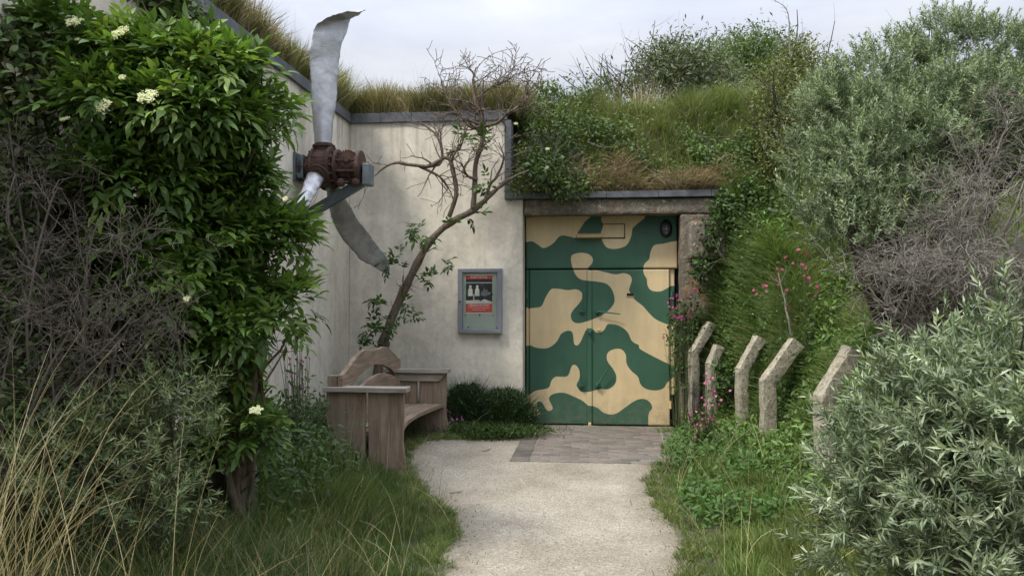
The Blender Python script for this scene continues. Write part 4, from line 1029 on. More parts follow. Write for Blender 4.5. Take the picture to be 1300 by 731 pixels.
# green undergrowth behind and between the twigs
IV = lobes_px([(15, 170, 4.0, 30, 45, .15), (45, 110, 4.1, 30, 40, .15), (70, 210, 4.2, 40, 40, .2), (10, 60, 4.05, 30, 40, .15), (60, 170, 4.7, 60, 50, .3), (100, 260, 4.7, 70, 70, .3), (10, 300, 4.0, 30, 50, .2), (5, 230, 3.95, 22, 30, .2),  (150, 330, 4.6, 80, 80, .3), (30, 390, 4.0, 45, 60, .2), (90, 380, 4.3, 50, 50, .3), (110, 450, 4.4, 90, 60, .3), (200, 440, 4.5, 70, 60, .3), (40, 520, 3.9, 60, 60, .25), (100, 560, 4.1, 60, 60, .3), (160, 560, 4.3, 80, 70, .3)])
iroot = Vector((float(at(90, 600, Y=4.6).x), 4.6, .1))
bush('privet_bush', iroot, 'dark green small leaved bush growing through the bare thorn shrub at the left', 'bush', IV, 3600, lambda p, nr: loose_leaves(p, nr, .05, .024, 6, [(.06, .10, .026), (.085, .135, .036), (.12, .15, .06), (.14, .14, .08)], None, T_LEAF, .07), M['leaf_soft'], 'bark_grey', .02, 8, .4, 2, shell=.7)
# silvery low bush on the left
SIL = [(.125, .165, .095), (.165, .205, .125), (.09, .13, .07), (.21, .24, .16)]
BL = lobes_px([(225, 510, 3.9, 42, 28, .25), (150, 540, 3.8, 50, 30, .25), (225, 570, 3.8, 42, 48, .25), (160, 610, 3.7, 70, 45, .25), (90, 590, 3.6, 60, 60, .25), (200, 640, 3.7, 50, 30, .2)])
bl0 = at(170, 720, Y=3.85); bl0.z = .08
SG = 'sea buckthorn bushes'
bush('buckthorn_bush', bl0, 'low silvery green narrow leaved bush among dry grass at the lower left', 'bush', BL, 420, lambda p, nr: buckthorn_shoots(p, nr, .15, 20, .06, .0085, [(.15, .19, .08), (.19, .23, .10), (.11, .15, .06)]), M['leaf_silver'], 'bark_dark', .014, 6, .25, 1, group=SG)

# ================================================================ big buckthorn on the right bank
BR_ = lobes_px([(1055, 290, 6.3, 30, 14, .35), (1108, 318, 5.95, 34, 12, .3), (1150, 312, 5.9, 26, 14, .3), (1048, 128, 7.0, 24, 26, .4), (1088, 125, 7.0, 36, 36, .5), (1130, 105, 7.0, 40, 36, .5), (1180, 78, 7.0, 42, 36, .5), (1240, 95, 7.0, 45, 34, .5), (1300, 115, 6.8, 45, 38, .5), (1058, 165, 6.8, 34, 34, .45), (1110, 165, 6.7, 50, 38, .5), (1175, 140, 6.5, 50, 38, .5), (1240, 140, 6.4, 50, 34, .5),
                (1040, 215, 6.6, 28, 32, .4), (1088, 210, 6.3, 45, 36, .45), (1150, 195, 6.1, 45, 36, .45), (1045, 262, 6.4, 34, 22, .4), (1098, 255, 6.1, 40, 30, .4), (1145, 250, 5.9, 36, 30, .4), (1095, 298, 6.0, 32, 16, .35), (1130, 295, 6.0, 22, 14, .3), (1205, 195, 6.1, 40, 20, .4), (1280, 165, 6.2, 40, 24, .4), (1340, 180, 6.6, 50, 70, .6), (1140, 190, 7.6, 90, 70, .5), (1250, 180, 7.6, 90, 70, .5)])
br0 = Vector((float(at(1150, 400, Y=7.1).x), 7.1, 0)); br0.z = float(h_ground(br0.x, br0.y)) - .05
bush('buckthorn_bush', br0, 'tall silvery green sea buckthorn on top of the right bank against the sky', 'bush', BR_, 8500, lambda p, nr: buckthorn_shoots(p, nr, .15, 30, .05, .0085, [(.155, .205, .11), (.20, .255, .14), (.12, .165, .08), (.25, .30, .175)], None, .7), M['leaf_silver'], 'bark_dark', .035, 7, .4, 1, group=SG, shell=.5, back=.3, clump=(230, .21))
# dead twigs under it
dr0 = Vector((float(at(1240, 380, Y=5.6).x), 5.7, 0)); dr0.z = float(h_ground(dr0.x, dr0.y)) - .05
tips = [AT(u, v, Y) for u, v, Y in ((1125, 350, 5.4), (1135, 378, 5.3), (1105, 335, 5.6), (1150, 340, 5.4), (1180, 375, 5.1), (1175, 335, 5.3), (1185, 300, 5.4), (1205, 260, 5.5), (1235, 220, 5.5), (1262, 190, 5.6), (1290, 150, 5.6), (1300, 230, 5.2), (1260, 270, 5.1), (1210, 320, 5.0), (1250, 350, 4.9), (1300, 330, 4.9), (1205, 390, 5.0), (1330, 260, 5.2), (1195, 345, 5.1), (1230, 250, 5.3), (1320, 180, 5.5), (1300, 380, 4.9))]
twig_shrub('dead_shrub', dr0, tips, 'dead leafless grey shrub below the tall silvery bush at the right edge', 'bark_grey', .018, 9, 6, 5, (.34, .2, .12), rmin=.0017, droop=.04)

# near buckthorn bottom right
BN = lobes_px([(1178, 478, 3.7, 34, 26, .25), (1215, 470, 3.6, 42, 24, .3), (1135, 545, 3.7, 30, 24, .25), (1072, 600, 3.85, 18, 10, .12), (1125, 590, 3.6, 42, 32, .3), (1185, 540, 3.4, 60, 42, .3), (1258, 525, 3.3, 50, 48, .3), (1110, 625, 3.6, 48, 34, .3), (1170, 620, 3.3, 60, 45, .3), (1250, 620, 3.1, 65, 55, .3), (1105, 690, 3.5, 44, 36, .3), (1160, 700, 3.3, 60, 45, .3), (1240, 710, 3.1, 60, 50, .3), (1315, 600, 3.0, 50, 80, .3), (1300, 425, 3.2, 14, 16, .12), (1190, 600, 3.9, 95, 95, .25)])
bn0 = Vector((1.5, 3.75, .35))
bush('buckthorn_bush', bn0, 'nearest silvery sea buckthorn bush covering the lower right corner and the last posts', 'bush', BN, 1500, lambda p, nr: buckthorn_shoots(p, nr, .145, 23, .07, .0105, [(.17, .22, .125), (.215, .27, .155), (.13, .175, .095), (.28, .325, .205)], None, .35), M['leaf_silver'], 'bark_dark', .018, 6, .3, 1, group=SG, shell=.5, clump=(80, .15))

# ================================================================ shrubs on the skyline
SK = 'shrubs on the skyline above the doors'
def sky_bush(L, label, cols, n, leaf=.09, w=.035, per=7, sp=.16, name='skyline_shrub', root=None, back=.4, T=None):
    lb = lobes_px(L); c = sum((l[0] for l in lb), np.zeros(3)) / len(lb); z = float(h_hill(c[0], c[1]))
    return bush(name, Vector((c[0], c[1], z)) if root is None else root, label, 'shrub', lb, n, lambda p, nr: loose_leaves(p, nr, leaf, w, per, cols, None, T or T_FLAT, sp), M['leaf_soft'], 'bark_dark', .05, 8, .8, 2, SK, .5, back)
GY = [(.11, .14, .075), (.14, .17, .09), (.08, .105, .055)]
sky_bush([(845, 78, 15, 28, 13, .8), (868, 85, 15, 35, 22, .9), (890, 100, 15, 40, 28, 1), (860, 112, 15, 45, 20, 1), (905, 120, 15, 40, 26, 1), (820, 88, 15, 14, 7, .4)], 'flat topped grey green shrub leftmost of those standing on the turf skyline', GY, 1500, .11, .03)
sky_bush([(925, 85, 17, 30, 28, 1), (955, 72, 17, 36, 24, 1), (940, 105, 17, 40, 32, 1.1), (980, 90, 17, 40, 35, 1), (970, 130, 16, 40, 30, 1)], 'rounded mid green shrub on the skyline behind the flat topped one', [(.09, .14, .045), (.12, .175, .06), (.07, .11, .04)], 1900, .11, .035)
sky_bush([(930, 140, 14, 38, 18, .7), (960, 148, 13.6, 32, 16, .6), (905, 148, 14, 26, 12, .5)], 'low pale grey bush at the foot of the skyline shrubs', [(.17, .195, .13), (.21, .23, .16), (.13, .155, .10)], 900, .09, .025)
sky_bush([(985, 110, 10.8, 26, 34, .4), (975, 165, 10.6, 24, 34, .4), (1000, 60 + 90, 10.5, 26, 40, .4), (985, 205, 10.2, 22, 25, .35), (1012, 85, 11, 20, 30, .4), (1035, 100, 11.5, 26, 34, .4), (1020, 140, 11, 26, 34, .4)], 'olive gold leafy shrub between the turf slope and the tall silvery bush', [(.12, .145, .045), (.095, .125, .04), (.16, .165, .05)], 1500, .05, .022, 8, .1, root=Vector((float(at(985, 230, Y=10.6).x), 10.6, 3.0)))
sky_bush([(780, 118, 13.5, 16, 8, .4), (800, 112, 13.5, 14, 10, .4), (760, 120, 13, 12, 7, .3), (815, 105, 14, 10, 8, .3)], 'sparse little bush on the ridge just above the slate edge', [(.08, .11, .05), (.10, .12, .06)], 200, .08, .03, 5, .12)
# sprig
spg = empty('wild_rose', (float(at(742, 130, Y=11.7).x), 11.7, 4.1), 'small upright leafy sprig standing on the turf ridge above the doors', 'plant')
q = AT(742, 128, 11.7); P0 = np.array([resample([q + [dx_, 0, -.3], q + [dx_ * 1.2, 0, .05], q + [dx_ * 2.2 + .05, 0, .27]], 8) for dx_ in (-.1, 0, .08, .13)]); R0 = np.full((4, 8), .006)
s1 = grow(P0, R0, 5, .2, .9); tubes('stems', [(P0, R0, 4), (*s1, 3)], M['bark_dark'], spg)
V, F, C = loose_leaves(np.concatenate([s1[0][:, -1], s1[0][:, 2], P0[:, -1]]), norm(rnd_dir(len(s1[0]) * 2 + 4)), .06, .03, 4, [(.07, .11, .03), (.09, .14, .04)], None, T_FLAT, .04); np_mesh('foliage', V, F, M['leaf_soft'], spg, C)
# tall dead stalk at the skyline
sk = px_line([(1003, 70, 9.9, .012), (1002, 50, 9.9, .01), (1001, 30, 9.9, .008), (998, 14, 9.9, .006), (990, 6, 9.9, .004), (982, 3, 9.9, .003)], 14, .004); s1 = grow(*sk, 12, .08, .9, 4)
o_ = tubes('dead_stalk', [(*sk, 5), (*s1, 3)], M['bark_grey']); tag(o_, 'tall thin bare stalk sticking up into the sky beside the silvery bush', 'stalk'); rebase(o_, sk[0][0, 0])

# ================================================================ grass
def rect_pts(n, x0, x1, y0, y1): return rng.random(n) * (x1 - x0) + x0, rng.random(n) * (y1 - y0) + y0
def patchy(x, y, s=1.0, ph=0):
    return .5 + .25 * np.sin(2.1 * s * x + 1.3 * s * y + ph) + .2 * np.sin(4.7 * s * x - 3.1 * s * y + 1 + ph) + .12 * np.sin(9.3 * s * x + 7.7 * s * y + 2 * ph)
def grass(name, x, y, z, L, W, cols, wts, label, lean=.3, curve=.6, K=4, tip=None, patch=None, leandir=None, mat='grass', clump=None):
    n = len(x); cs = .16 if clump is None else clump
    ix, iy = np.floor(x / cs), np.floor(y / cs)
    hs = lambda k: np.abs(np.sin(ix * 127.1 + iy * 311.7 + k * 74.7) * 43758.5453) % 1
    ox = (x - (ix + .2 + .6 * hs(1)) * cs) / cs; oy = (y - (iy + .2 + .6 * hs(2)) * cs) / cs
    L = L * (.6 + .75 * hs(3)); ld = np.stack([ox * 1.5 + (hs(4) - .5) * .9, oy * 1.5 + (hs(5) - .5) * .9, 0 * ox], -1)
    if leandir is not None: ld = ld + np.asarray(leandir)
    leandir = ld
    c = colvar(n, cols, wts, .2) * (.8 + .4 * hs(6))[:, None]
    if patch is not None:
        t = np.clip(patchy(x, y, patch[1], patch[2]) + .15 * rng.normal(size=n), 0, 1)[:, None]; c = c * (1 - t * patch[3]) + colvar(n, patch[0], None, .2) * t * patch[3]
    V, F, C = blades(np.stack([x, y, z], -1), L, W, np.clip(c, .004, .9), lean, curve, K, leandir, tip)
    o = np_mesh(name, V, F, M[mat], None, C); tag(o, label, 'grass', None, 'stuff'); return o
GR = [(.10, .17, .038), (.135, .21, .05), (.072, .13, .028), (.20, .22, .085)]
TAN = [(.28, .22, .115), (.21, .155, .085), (.36, .30, .17), (.14, .10, .06)]
OLV = [(.16, .17, .05), (.21, .20, .07), (.12, .14, .04)]
pth = [tuple(q) for q in outline[::2]]
# verges both sides
x, y = rect_pts(330000, -3.2, 2.1, 2.6, 10.2)
dens = np.clip(7.5 / y, .55, 1) ; k = rng.random(len(x)) < dens; x, y = x[k], y[k]
ins = inside(pth, x, y); dp = dist_poly(pth, x, y); inpav = (x > px0 - .02) & (x < px1 + .02) & (y > py0)
hm = np.clip(dp / np.where(x > 0, .9, .8), .12, 1) * np.where(x > 0, .24, .25) * np.where((x > 1.2) & (y > 5.5), .62, 1) * (.55 + .9 * rng.random(len(x))) * (.7 + .6 * patchy(x, y, .8, 3))
keep = (~ins | ((dp < .22) & (rng.random(len(x)) < .5 * np.exp(-dp / .05)) & (patchy(x * 2, y * 2, 1, 1) > .4))) & ~(inpav & (rng.random(len(x)) < .97)) & ~(~ins & (dp < .1) & (rng.random(len(x)) < .5)) & ~((x > -2.5) & (x < -1.72) & (y > 7.2) & (y < 9.5) & (rng.random(len(x)) < .65))  & ~((x < 0) & (y > 9.2) & (x > -1.75) & (dp > .3) & (rng.random(len(x)) < .3))
x, y, hm = x[keep], y[keep], hm[keep]; r_ = x > 0
grass('verge_grass', x[r_], y[r_], h_ground(x[r_], y[r_]) - .01, hm[r_], .0052, GR, [.4, .3, .2, .1], 'lush green grass along the right edge of the gravel path', patch=(OLV, .8, .5, .45), leandir=(-.25, 0, 0))
grass('verge_grass', x[~r_], y[~r_], h_ground(x[~r_], y[~r_]) - .01, hm[~r_], .0048, [(.075, .125, .032), (.10, .155, .04), (.055, .095, .026), (.17, .16, .08)], [.4, .3, .2, .1], 'dull green grass along the left edge of the gravel path', patch=(OLV, .8, 1.5, .5), leandir=(.2, 0, 0))
# short ragged tufts creeping over the path edge
n = 60000; s_ = rng.integers(0, len(outline), 900); cxy = outline[s_] + rng.normal(size=(900, 2)) * .07; k_ = rng.integers(0, 900, n); q = cxy[k_] + rng.normal(size=(n, 2)) * (.02 + .045 * rng.random(900)[k_])[:, None]
x, y = q[:, 0], q[:, 1]; sd = dist_poly(pth, x, y) * np.where(inside(pth, x, y), 1, -1); k = (sd < -.05 + .05 * rng.random(n) + .05 * (np.sin(k_ * 1.7) > .75)) & (y > 2.4) & (y < 9.6) & ~((x > px0 - .02) & (x < px1 - .05) & (y > py0)) & (dist_poly(pth, x, y) < .25); x, y = x[k], y[k]
grass('edge_grass', x, y, h_ground(x, y), .03 + .07 * rng.random(len(x)), .0045, GR + [(.2, .17, .09)], None, 'short ragged grass tufts creeping over the edges of the gravel path', .6, .9)
# bank grass, right
x, y = rect_pts(230000, 1.4, 5.2, 3.0, 10.35); d = x - bank_foot(y); k = (d > -.1); x, y = x[k], y[k]
L_ = .3 * (.5 + .9 * rng.random(len(x))) * (.65 + .7 * patchy(x, y, .7, 1)); k2 = (y > 9.2) & (x < 2.3); L_[k2] *= .55
# keep the faces of the posts clear
cl = np.zeros(len(x), bool)
for o in [o for o in COL.objects if o.name.startswith('concrete_post')]: cl |= (np.abs(y - o.location.y + .08) < .22) & (np.abs(x - o.location.x - .02) < .2)
x, y, L_ = x[~cl], y[~cl], L_[~cl]
grass('bank_grass', x, y, h_ground(x, y) - .02, L_, .0062, [(.10, .165, .036), (.13, .205, .046), (.075, .13, .03), (.19, .23, .08)], [.35, .3, .15, .2], 'long fresh green grass covering the right bank behind the posts', .6, 1.1, patch=(OLV + [(.28, .25, .12)], 1.3, 4, .4), leandir=(-.05, -.05, 0), clump=.3)
# slope above the doors
x, y = rect_pts(150000, X_HI, 5.5, 10.33, 13.0); z = h_hill(x, y)
L_ = (.32 * (.45 + .95 * rng.random(len(x)) ** 1.5)) * (.6 + .8 * patchy(x, y, .9, 2)) * np.where(y < 10.6, .6, 1) * np.where(y > 11.3, 1.25, 1)
t = np.clip((x - .6) / 2, 0, 1)
grass('slope_grass', x, y, z - .02, L_, .0075, [(.11, .16, .042), (.15, .20, .055), (.08, .12, .03), (.20, .22, .08)], [.35, .25, .2, .2], 'mixed green grass on the turf slope above the doors', .35, .9, patch=(TAN + [(.12, .18, .045)] * 5, 1.1, 2.5, .5), leandir=(0, -.5, 0))
# straw fringe hanging over the lintel edge
x, y = rect_pts(9000, X_HI + .05, lx1 + .3, 10.28, 10.55); k = rng.random(len(x)) < patchy(x * 2, y, 1, 2) + .1; x, y = x[k], y[k]
grass('lintel_straw', x, y, np.maximum(h_hill(x, y), Z_LIN) + .0 * x, .13 + .22 * rng.random(len(x)), .006, TAN, None, 'dry brown grass fringe hanging over the slate edge of the lintel', .7, 1.8, patch=None, leandir=(0, -.9, 0), mat='straw')
# flat roofs
def roof(name, x0, x1, y0, y1, n, label, ld):
    x, y = rect_pts(n, x0, x1, y0, y1); hgt = .36 * (.5 + .7 * rng.random(n)) * (.75 + .5 * patchy(x, y, 1.2, 0))
    grass(name, x, y, Z_TOP + .04 + 0 * x, hgt, .0068, TAN + OLV, [.22, .16, .16, .08, .16, .14, .08], label, .35, .7, patch=([(.13, .18, .045), (.18, .22, .06)], 1.1, 2, .55), leandir=ld, mat='straw', tip=None)
roof('roof_grass', XL - .1, X_HI + .15, 10.28, 11.9, 80000, 'tan and green grass growing on the roof above the back wall', (0, -.2, 0))
roof('roof_grass', XL - 1.5, XL + .0, 4.2, 10.6, 110000, 'tan and green grass growing on the roof along the left side wall', (.25, 0, 0))
x, y = rect_pts(1500, XL - 1, X_HI + 2.6, 10.5, 12); grass('seed_heads', x, y, np.where(x < X_HI, Z_TOP, h_hill(x, y)), .45 + .3 * rng.random(len(x)), .003, TAN, None, 'thin seed stalks standing above the roof grass', .2, .4, K=4, mat='straw')
x, y = rect_pts(900, XL - 1, XL - .1, 5, 10.3); grass('seed_heads', x, y, Z_TOP + 0 * x, .45 + .3 * rng.random(len(x)), .003, TAN, None, 'thin seed stalks above the grass of the left roof edge', .2, .4, K=4, mat='straw')

# ---- broad leaved herbs in the grass
def ground_leaves(name, x, y, hf, zr, leaf, w, cols, label, per=5, T=None, sp=.05, mat='leaf_soft', up=.4):
    p = np.stack([x, y, hf(x, y) + rng.random(len(x)) * zr], -1)
    V, F, C = loose_leaves(p, norm(np.array([0, -.4, up]) + .3 * rnd_dir(len(x))), leaf, w, per, cols, None, T, sp)
    return tag(np_mesh(name, V, F, M[mat], None, C), label, 'undergrowth', None, 'stuff')
x, y = rect_pts(12000, 1.2, 4.2, 5.5, 10.35); k = (x - bank_foot(y) > -.35) & (patchy(x, y, 1.3, 2) > .36); x, y = x[k], y[k]
ground_leaves('bank_herbs', x, y, h_ground, .28, .07, .026, [(.08, .15, .03), (.11, .20, .04), (.16, .24, .07)], 'broad leaved green herbs among the grass of the right bank', 5, T_LEAF)
x, y = rect_pts(2600, .75, 1.9, 5.8, 10); k = (dist_poly(pth, x, y) > .12) & ~inside(pth, x, y) & (patchy(x, y, 1.5, 0) > .35); x, y = x[k], y[k]
ground_leaves('verge_herbs', x, y, h_ground, .16, .06, .024, [(.05, .11, .02), (.07, .14, .03)], 'broad leaved green herbs at the foot of the concrete posts', 5, T_LEAF)
x, y = rect_pts(5200, X_HI, 5.0, 10.4, 12.3); k = patchy(x, y, 1.3, 5) > .5; x, y = x[k], y[k]
ground_leaves('slope_herbs', x, y, h_hill, .26, .06, .03, [(.06, .11, .025), (.085, .14, .03), (.045, .08, .02), (.14, .2, .03)], 'small leaved brambles spread over the turf slope above the doors', 6, T_FLAT, .07)
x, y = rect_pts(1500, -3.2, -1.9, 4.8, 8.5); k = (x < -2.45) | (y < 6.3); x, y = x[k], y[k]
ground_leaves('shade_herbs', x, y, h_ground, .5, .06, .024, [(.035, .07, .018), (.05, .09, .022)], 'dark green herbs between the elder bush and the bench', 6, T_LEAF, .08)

# leafy cover on the steep face behind the posts
n = 9000; y = rng.random(n) * 5.6 + 4.7; d = rng.random(n) * .6 - .08; x = bank_foot(y) + d; k = rng.random(n) < .35 + .65 * patchy(x * 2, y, 1, 4); x, y = x[k], y[k]
ground_leaves('bank_herbs', x, y, h_ground, .12, .05, .026, [(.055, .11, .024), (.08, .15, .034), (.045, .08, .02), (.11, .17, .045)], 'small leaved creepers covering the steep foot of the bank between the posts', 6, T_LEAF, .05)
n = 8000; y = 8.2 + 2.15 * rng.random(n); x = bank_foot(y) - .06 + .6 * rng.random(n)
ground_leaves('bank_herbs', x, y, h_ground, .1, .05, .028, [(.06, .115, .024), (.085, .16, .034), (.045, .085, .02), (.12, .18, .045)], 'leafy creepers on the steep bank between the door jamb and the first posts', 5, T_LEAF, .05)
n = 40000; y = 8.7 + 1.65 * rng.random(n); x = bank_foot(y) - .06 + .6 * rng.random(n)
grass('bank_grass', x, y, h_ground(x, y) - .02, .14 + .3 * rng.random(n) ** 2, .0062, GR + [(.24, .22, .10)], [.35, .3, .15, .12, .08], 'grass on the steep end of the bank beside the door jamb', .7, 1.3, leandir=(-.25, -.1, 0), clump=.26)
n = 26000; y = rng.random(n) * 5.6 + 4.7; x = bank_foot(y) + rng.random(n) * .6 - .1
grass('bank_grass', x, y, h_ground(x, y) - .02, .12 + .16 * rng.random(n), .0055, GR, [.4, .3, .2, .1], 'short grass hanging down the steep foot of the bank', .9, 1.2, leandir=(-.9, -.1, 0))
x, y = rect_pts(1300, -3.0, 1.9, 3.0, 9.5); k = ~inside(pth, x, y) & ~((x > -2.5) & (x < -1.6) & (y > 7)); x, y = x[k], y[k]
grass('seed_heads', x, y, h_ground(x, y), .3 + .3 * rng.random(len(x)), .003, [(.3, .28, .14), (.2, .22, .09), (.4, .36, .2)], None, 'pale seed stalks rising from the verge grass', .35, .9, K=6, mat='straw')

SB = lobes_px([(690, 150, 10.9, 34, 16, .3), (735, 160, 10.9, 34, 18, .3), (775, 170, 10.8, 30, 16, .25), (720, 195, 10.6, 34, 14, .2), (800, 195, 10.6, 24, 12, .2), (690, 118, 11.5, 26, 12, .25), (740, 128, 11.6, 20, 9, .2)])
bush('slope_bramble', Vector((float(at(740, 180, Y=10.8).x), 10.8, 3.5)), 'dark low bramble sprawling over the left half of the turf slope above the doors', 'bush', SB, 700, lambda p, nr: loose_leaves(p, nr, .055, .03, 6, [(.06, .11, .026), (.09, .15, .034), (.045, .075, .02), (.13, .16, .05)], None, T_LEAF, .07), M['leaf_soft'], 'bark_grey', .006, 12, .4, 3, back=.5)
SB2 = lobes_px([(905, 205, 10.7, 26, 14, .25), (935, 222, 10.5, 26, 14, .25), (880, 185, 11, 20, 12, .2), (950, 195, 10.7, 26, 18, .25)])
bush('slope_bramble', Vector((float(at(920, 215, Y=10.7).x), 10.7, 3.3)), 'leafy green bramble at the right end of the turf slope above the doors', 'bush', SB2, 500, lambda p, nr: loose_leaves(p, nr, .055, .03, 6, [(.07, .13, .028), (.10, .17, .04), (.05, .09, .02)], None, T_LEAF, .07), M['leaf_soft'], 'bark_grey', .006, 12, .3, 3, back=.5)

# ---- ivy and bramble around the jamb
IVL = lobes_px([(930, 268, 10.1, 26, 22, .2), (903, 300, 10.05, 10, 20, .1), (955, 300, 10.0, 22, 18, .2), (955, 255, 10.2, 28, 22, .25), (890, 345, 10.05, 8, 20, .08), (975, 275, 10, 24, 22, .2)])
bush('bramble', Vector((float(at(930, 330, Y=10.1).x), 10.1, 2.0)), 'dark bramble and ivy tangle hanging over the right end of the lintel', 'bush', IVL, 620, lambda p, nr: loose_leaves(p, nr, .06, .034, 6, [(.045, .085, .02), (.065, .12, .025), (.035, .06, .018)], None, T_LEAF, .06), M['leaf_soft'], 'bark_grey', .008, 12, .35, 3, back=.5)
CRL = lobes_px([(872, 400, 10.15, 16, 16, .1), (865, 425, 10.15, 12, 18, .1), (890, 420, 10.2, 14, 18, .1), (866, 465, 10.2, 8, 16, .08), (885, 480, 10.2, 8, 20, .06), (920, 480, 9.5, 12, 24, .1)])
cr, cp, cn = bush('rose_bush', Vector((float(at(884, 530, Y=9.8).x), 9.8, .1)), 'bushy climber with small pink flowers beside the right door jamb', 'bush', CRL, 330, lambda p, nr: loose_leaves(p, nr, .05, .03, 6, [(.05, .10, .022), (.07, .13, .03), (.04, .07, .02)], None, T_LEAF, .05), M['leaf_soft'], 'bark_dark', .008, 10, .25, 2, back=.5)
HL = lobes_px([(668, 205, 10.0, 14, 16, .12), (690, 215, 10.0, 28, 22, .2), (720, 235, 10.05, 28, 18, .15), (660, 235, 10.0, 14, 10, .1), (700, 180, 10.4, 34, 24, .2)])
hb, _, _ = bush('hanging_bramble', Vector((float(at(700, 200, Y=10.45).x), 10.45, 3.4)), 'bramble with a few white flowers hanging beside the vertical slate edge', 'bush', HL, 420, lambda p, nr: loose_leaves(p, nr, .06, .028, 6, [(.06, .10, .025), (.08, .13, .03), (.045, .07, .02)], None, T_LEAF, .06), M['leaf_soft'], 'bark_grey', .008, 16, .4, 4, back=.6)
for u, v in ((695, 189), (694, 213), (655, 157)): umbel(u, v, 9.8, .03, hb)
# brown matted dead grass clumps over the edge
for u, v, r, lab in ((735, 235, .22, 'brown matted tuft of dead grass drooping over the slate beside the hanging bramble'), (918, 238, .12, 'brown tuft of dead grass at the right end of the slate edge'), (790, 226, .12, 'tan upright tuft of dry grass on the lintel edge, middle of the three'),):
    c = at(u, v, Y=10.42); n_ = 900; x = c.x + r * rng.normal(size=n_) * .7; y = 10.42 + .07 * rng.normal(size=n_); z = c.z + .12 * rng.normal(size=n_)
    V, F, C = blades(np.stack([x, y, z], -1), .12 + .2 * rng.random(n_), .005, colvar(n_, TAN, None, .25), .9, 2.2, 4, (0, -.8, 0)); o_ = np_mesh('dry_grass_tuft', V, F, M['straw'], None, C); tag(o_, lab, 'grass tuft', 'dry tufts on the lintel edge'); rebase(o_, (c.x, 10.42, c.z))

# dark tufted plants at the wall foot
def tuft_bush(u0, u1, vt, Y, label, n=2600, name='tufted_plant', cols=((.025, .05, .016), (.035, .07, .02), (.02, .035, .012)), h=None, lean=.45, W=.006):
    a, b = at(u0, vt, Y=Y), at(u1, vt, Y=Y); cxp = (a.x + b.x) / 2; w = (b.x - a.x) / 2; H = a.z if h is None else h
    x = cxp + w * .45 * rng.normal(size=n); y = Y + .12 * rng.normal(size=n)
    V, F, C = blades(np.stack([x, y, h_ground(x, y)], -1), H * (.45 + .65 * rng.random(n)) * np.clip(1.15 - ((x - cxp) / w) ** 2 * .5, .3, 1.2), W, colvar(n, cols, None, .2), lean, .8, 4)
    hh = rng.random(n * 2) ; px_ = cxp + w * .5 * rng.normal(size=n * 2); py_ = Y + .13 * rng.normal(size=n * 2)
    p2 = np.stack([px_, py_, .06 + hh * H * .85 * np.clip(1.1 - ((px_ - cxp) / w) ** 2 * .4, .2, 1)], -1)
    A = leaf_arrays(T_LANCE, p2, norm(rnd_dir(n * 2) + np.array([0, 0, .6])), rnd_dir(n * 2), .07 * (.6 + .6 * rng.random(n * 2)), .013, colvar(n * 2, cols, None, .25))
    V, F, C = join_arrays([(V, F, C), A]); o = np_mesh(name, V, F, M['leaf_soft'], None, C); rebase(o, (cxp, Y, 0)); return tag(o, label, 'plant')
tuft_bush(568, 618, 487, 10.0, 'dark green feathery plant against the wall foot nearest the bench', 3000)
tuft_bush(612, 672, 494, 9.95, 'dark green feathery plant against the wall foot nearest the doors', 3400)
tuft_bush(540, 680, 540, 9.6, 'low fringe of grass in front of the dark feathery plants', 3500, 'low_grass', ((.05, .09, .022), (.07, .11, .03)), .12)

# flowering campion
def campion(spots, Y, label, n=14, h=.55, base=None, col=((.55, .12, .30), (.42, .05, .20), (.65, .25, .42)), group='pink campion plants', stem_h=None, fr=.016):
    """one plant: stems with leaves and pink flowers near the given picture spots"""
    pts = [];
    for u, v, s, k_ in spots: pts.append(AT(u, v, Y) + np.array([s, s, s]) * rng.normal(size=(k_, 3)) * np.array([1, .6, 1]))
    T_ = np.concatenate(pts); c = T_.mean(0); e = empty('campion', (c[0], c[1], float(h_ground(c[0], c[1]))), label, 'flower', group)
    b = np.stack([c[0] + .35 * (T_[:, 0] - c[0]) , c[1] + .06 * rng.normal(size=len(T_)) + .1, h_ground(c[0] + 0 * T_[:, 0], np.full(len(T_), c[1]))], -1)
    P_ = np.array([resample([p0, p0 * .5 + p1 * .5 + .03 * rng.normal(size=3), p1], 6) for p0, p1 in zip(b, T_)])
    tubes('stems', [(P_, np.linspace(.0035, .002, 6)[None].repeat(len(P_), 0), 3)], M['stem'], e)
    fdir = norm(np.array([-.2, -1, .3]) + .7 * rnd_dir(len(T_)))
    for q_, f_ in zip(T_, fdir):
        fd = np.repeat(f_[None], 5, 0); a_ = norm(np.cross(fd, [0, 0, 1.])); b_ = np.cross(fd, a_); th = (np.arange(5) * 1.2566 + rng.random() * 6)[:, None]
        V, F, C = leaf_arrays(T_FLAT, np.repeat(q_[None], 5, 0), norm(np.cos(th) * a_ + np.sin(th) * b_ + .25 * fd), fd, fr * rng.uniform(.8, 1.25), fr * .8, np.repeat(colvar(1, col, None, .12), 5, 0))
        np_mesh('flower', V, F, M['petal'], e, C)
    V, F, C = loose_leaves(P_[:, 2:5].reshape(-1, 3), norm(rnd_dir(len(P_) * 3) + np.array([0, -.5, .5])), .05, .018, 2, [(.06, .11, .03), (.08, .13, .035)], None, T_LANCE, .015); np_mesh('leaves', V, F, M['leaf_soft'], e, C)
M['stem'] = mat_simple('green_stem', (.08, .10, .04), .6, 0, .2, 9, 0)
campion([(905, 505, .07, 16), (893, 530, .08, 20), (888, 560, .07, 10), (900, 480, .05, 6), (880, 580, .05, 6)], 8.7, 'tall pink campion in full flower in front of the posts nearest the doors')
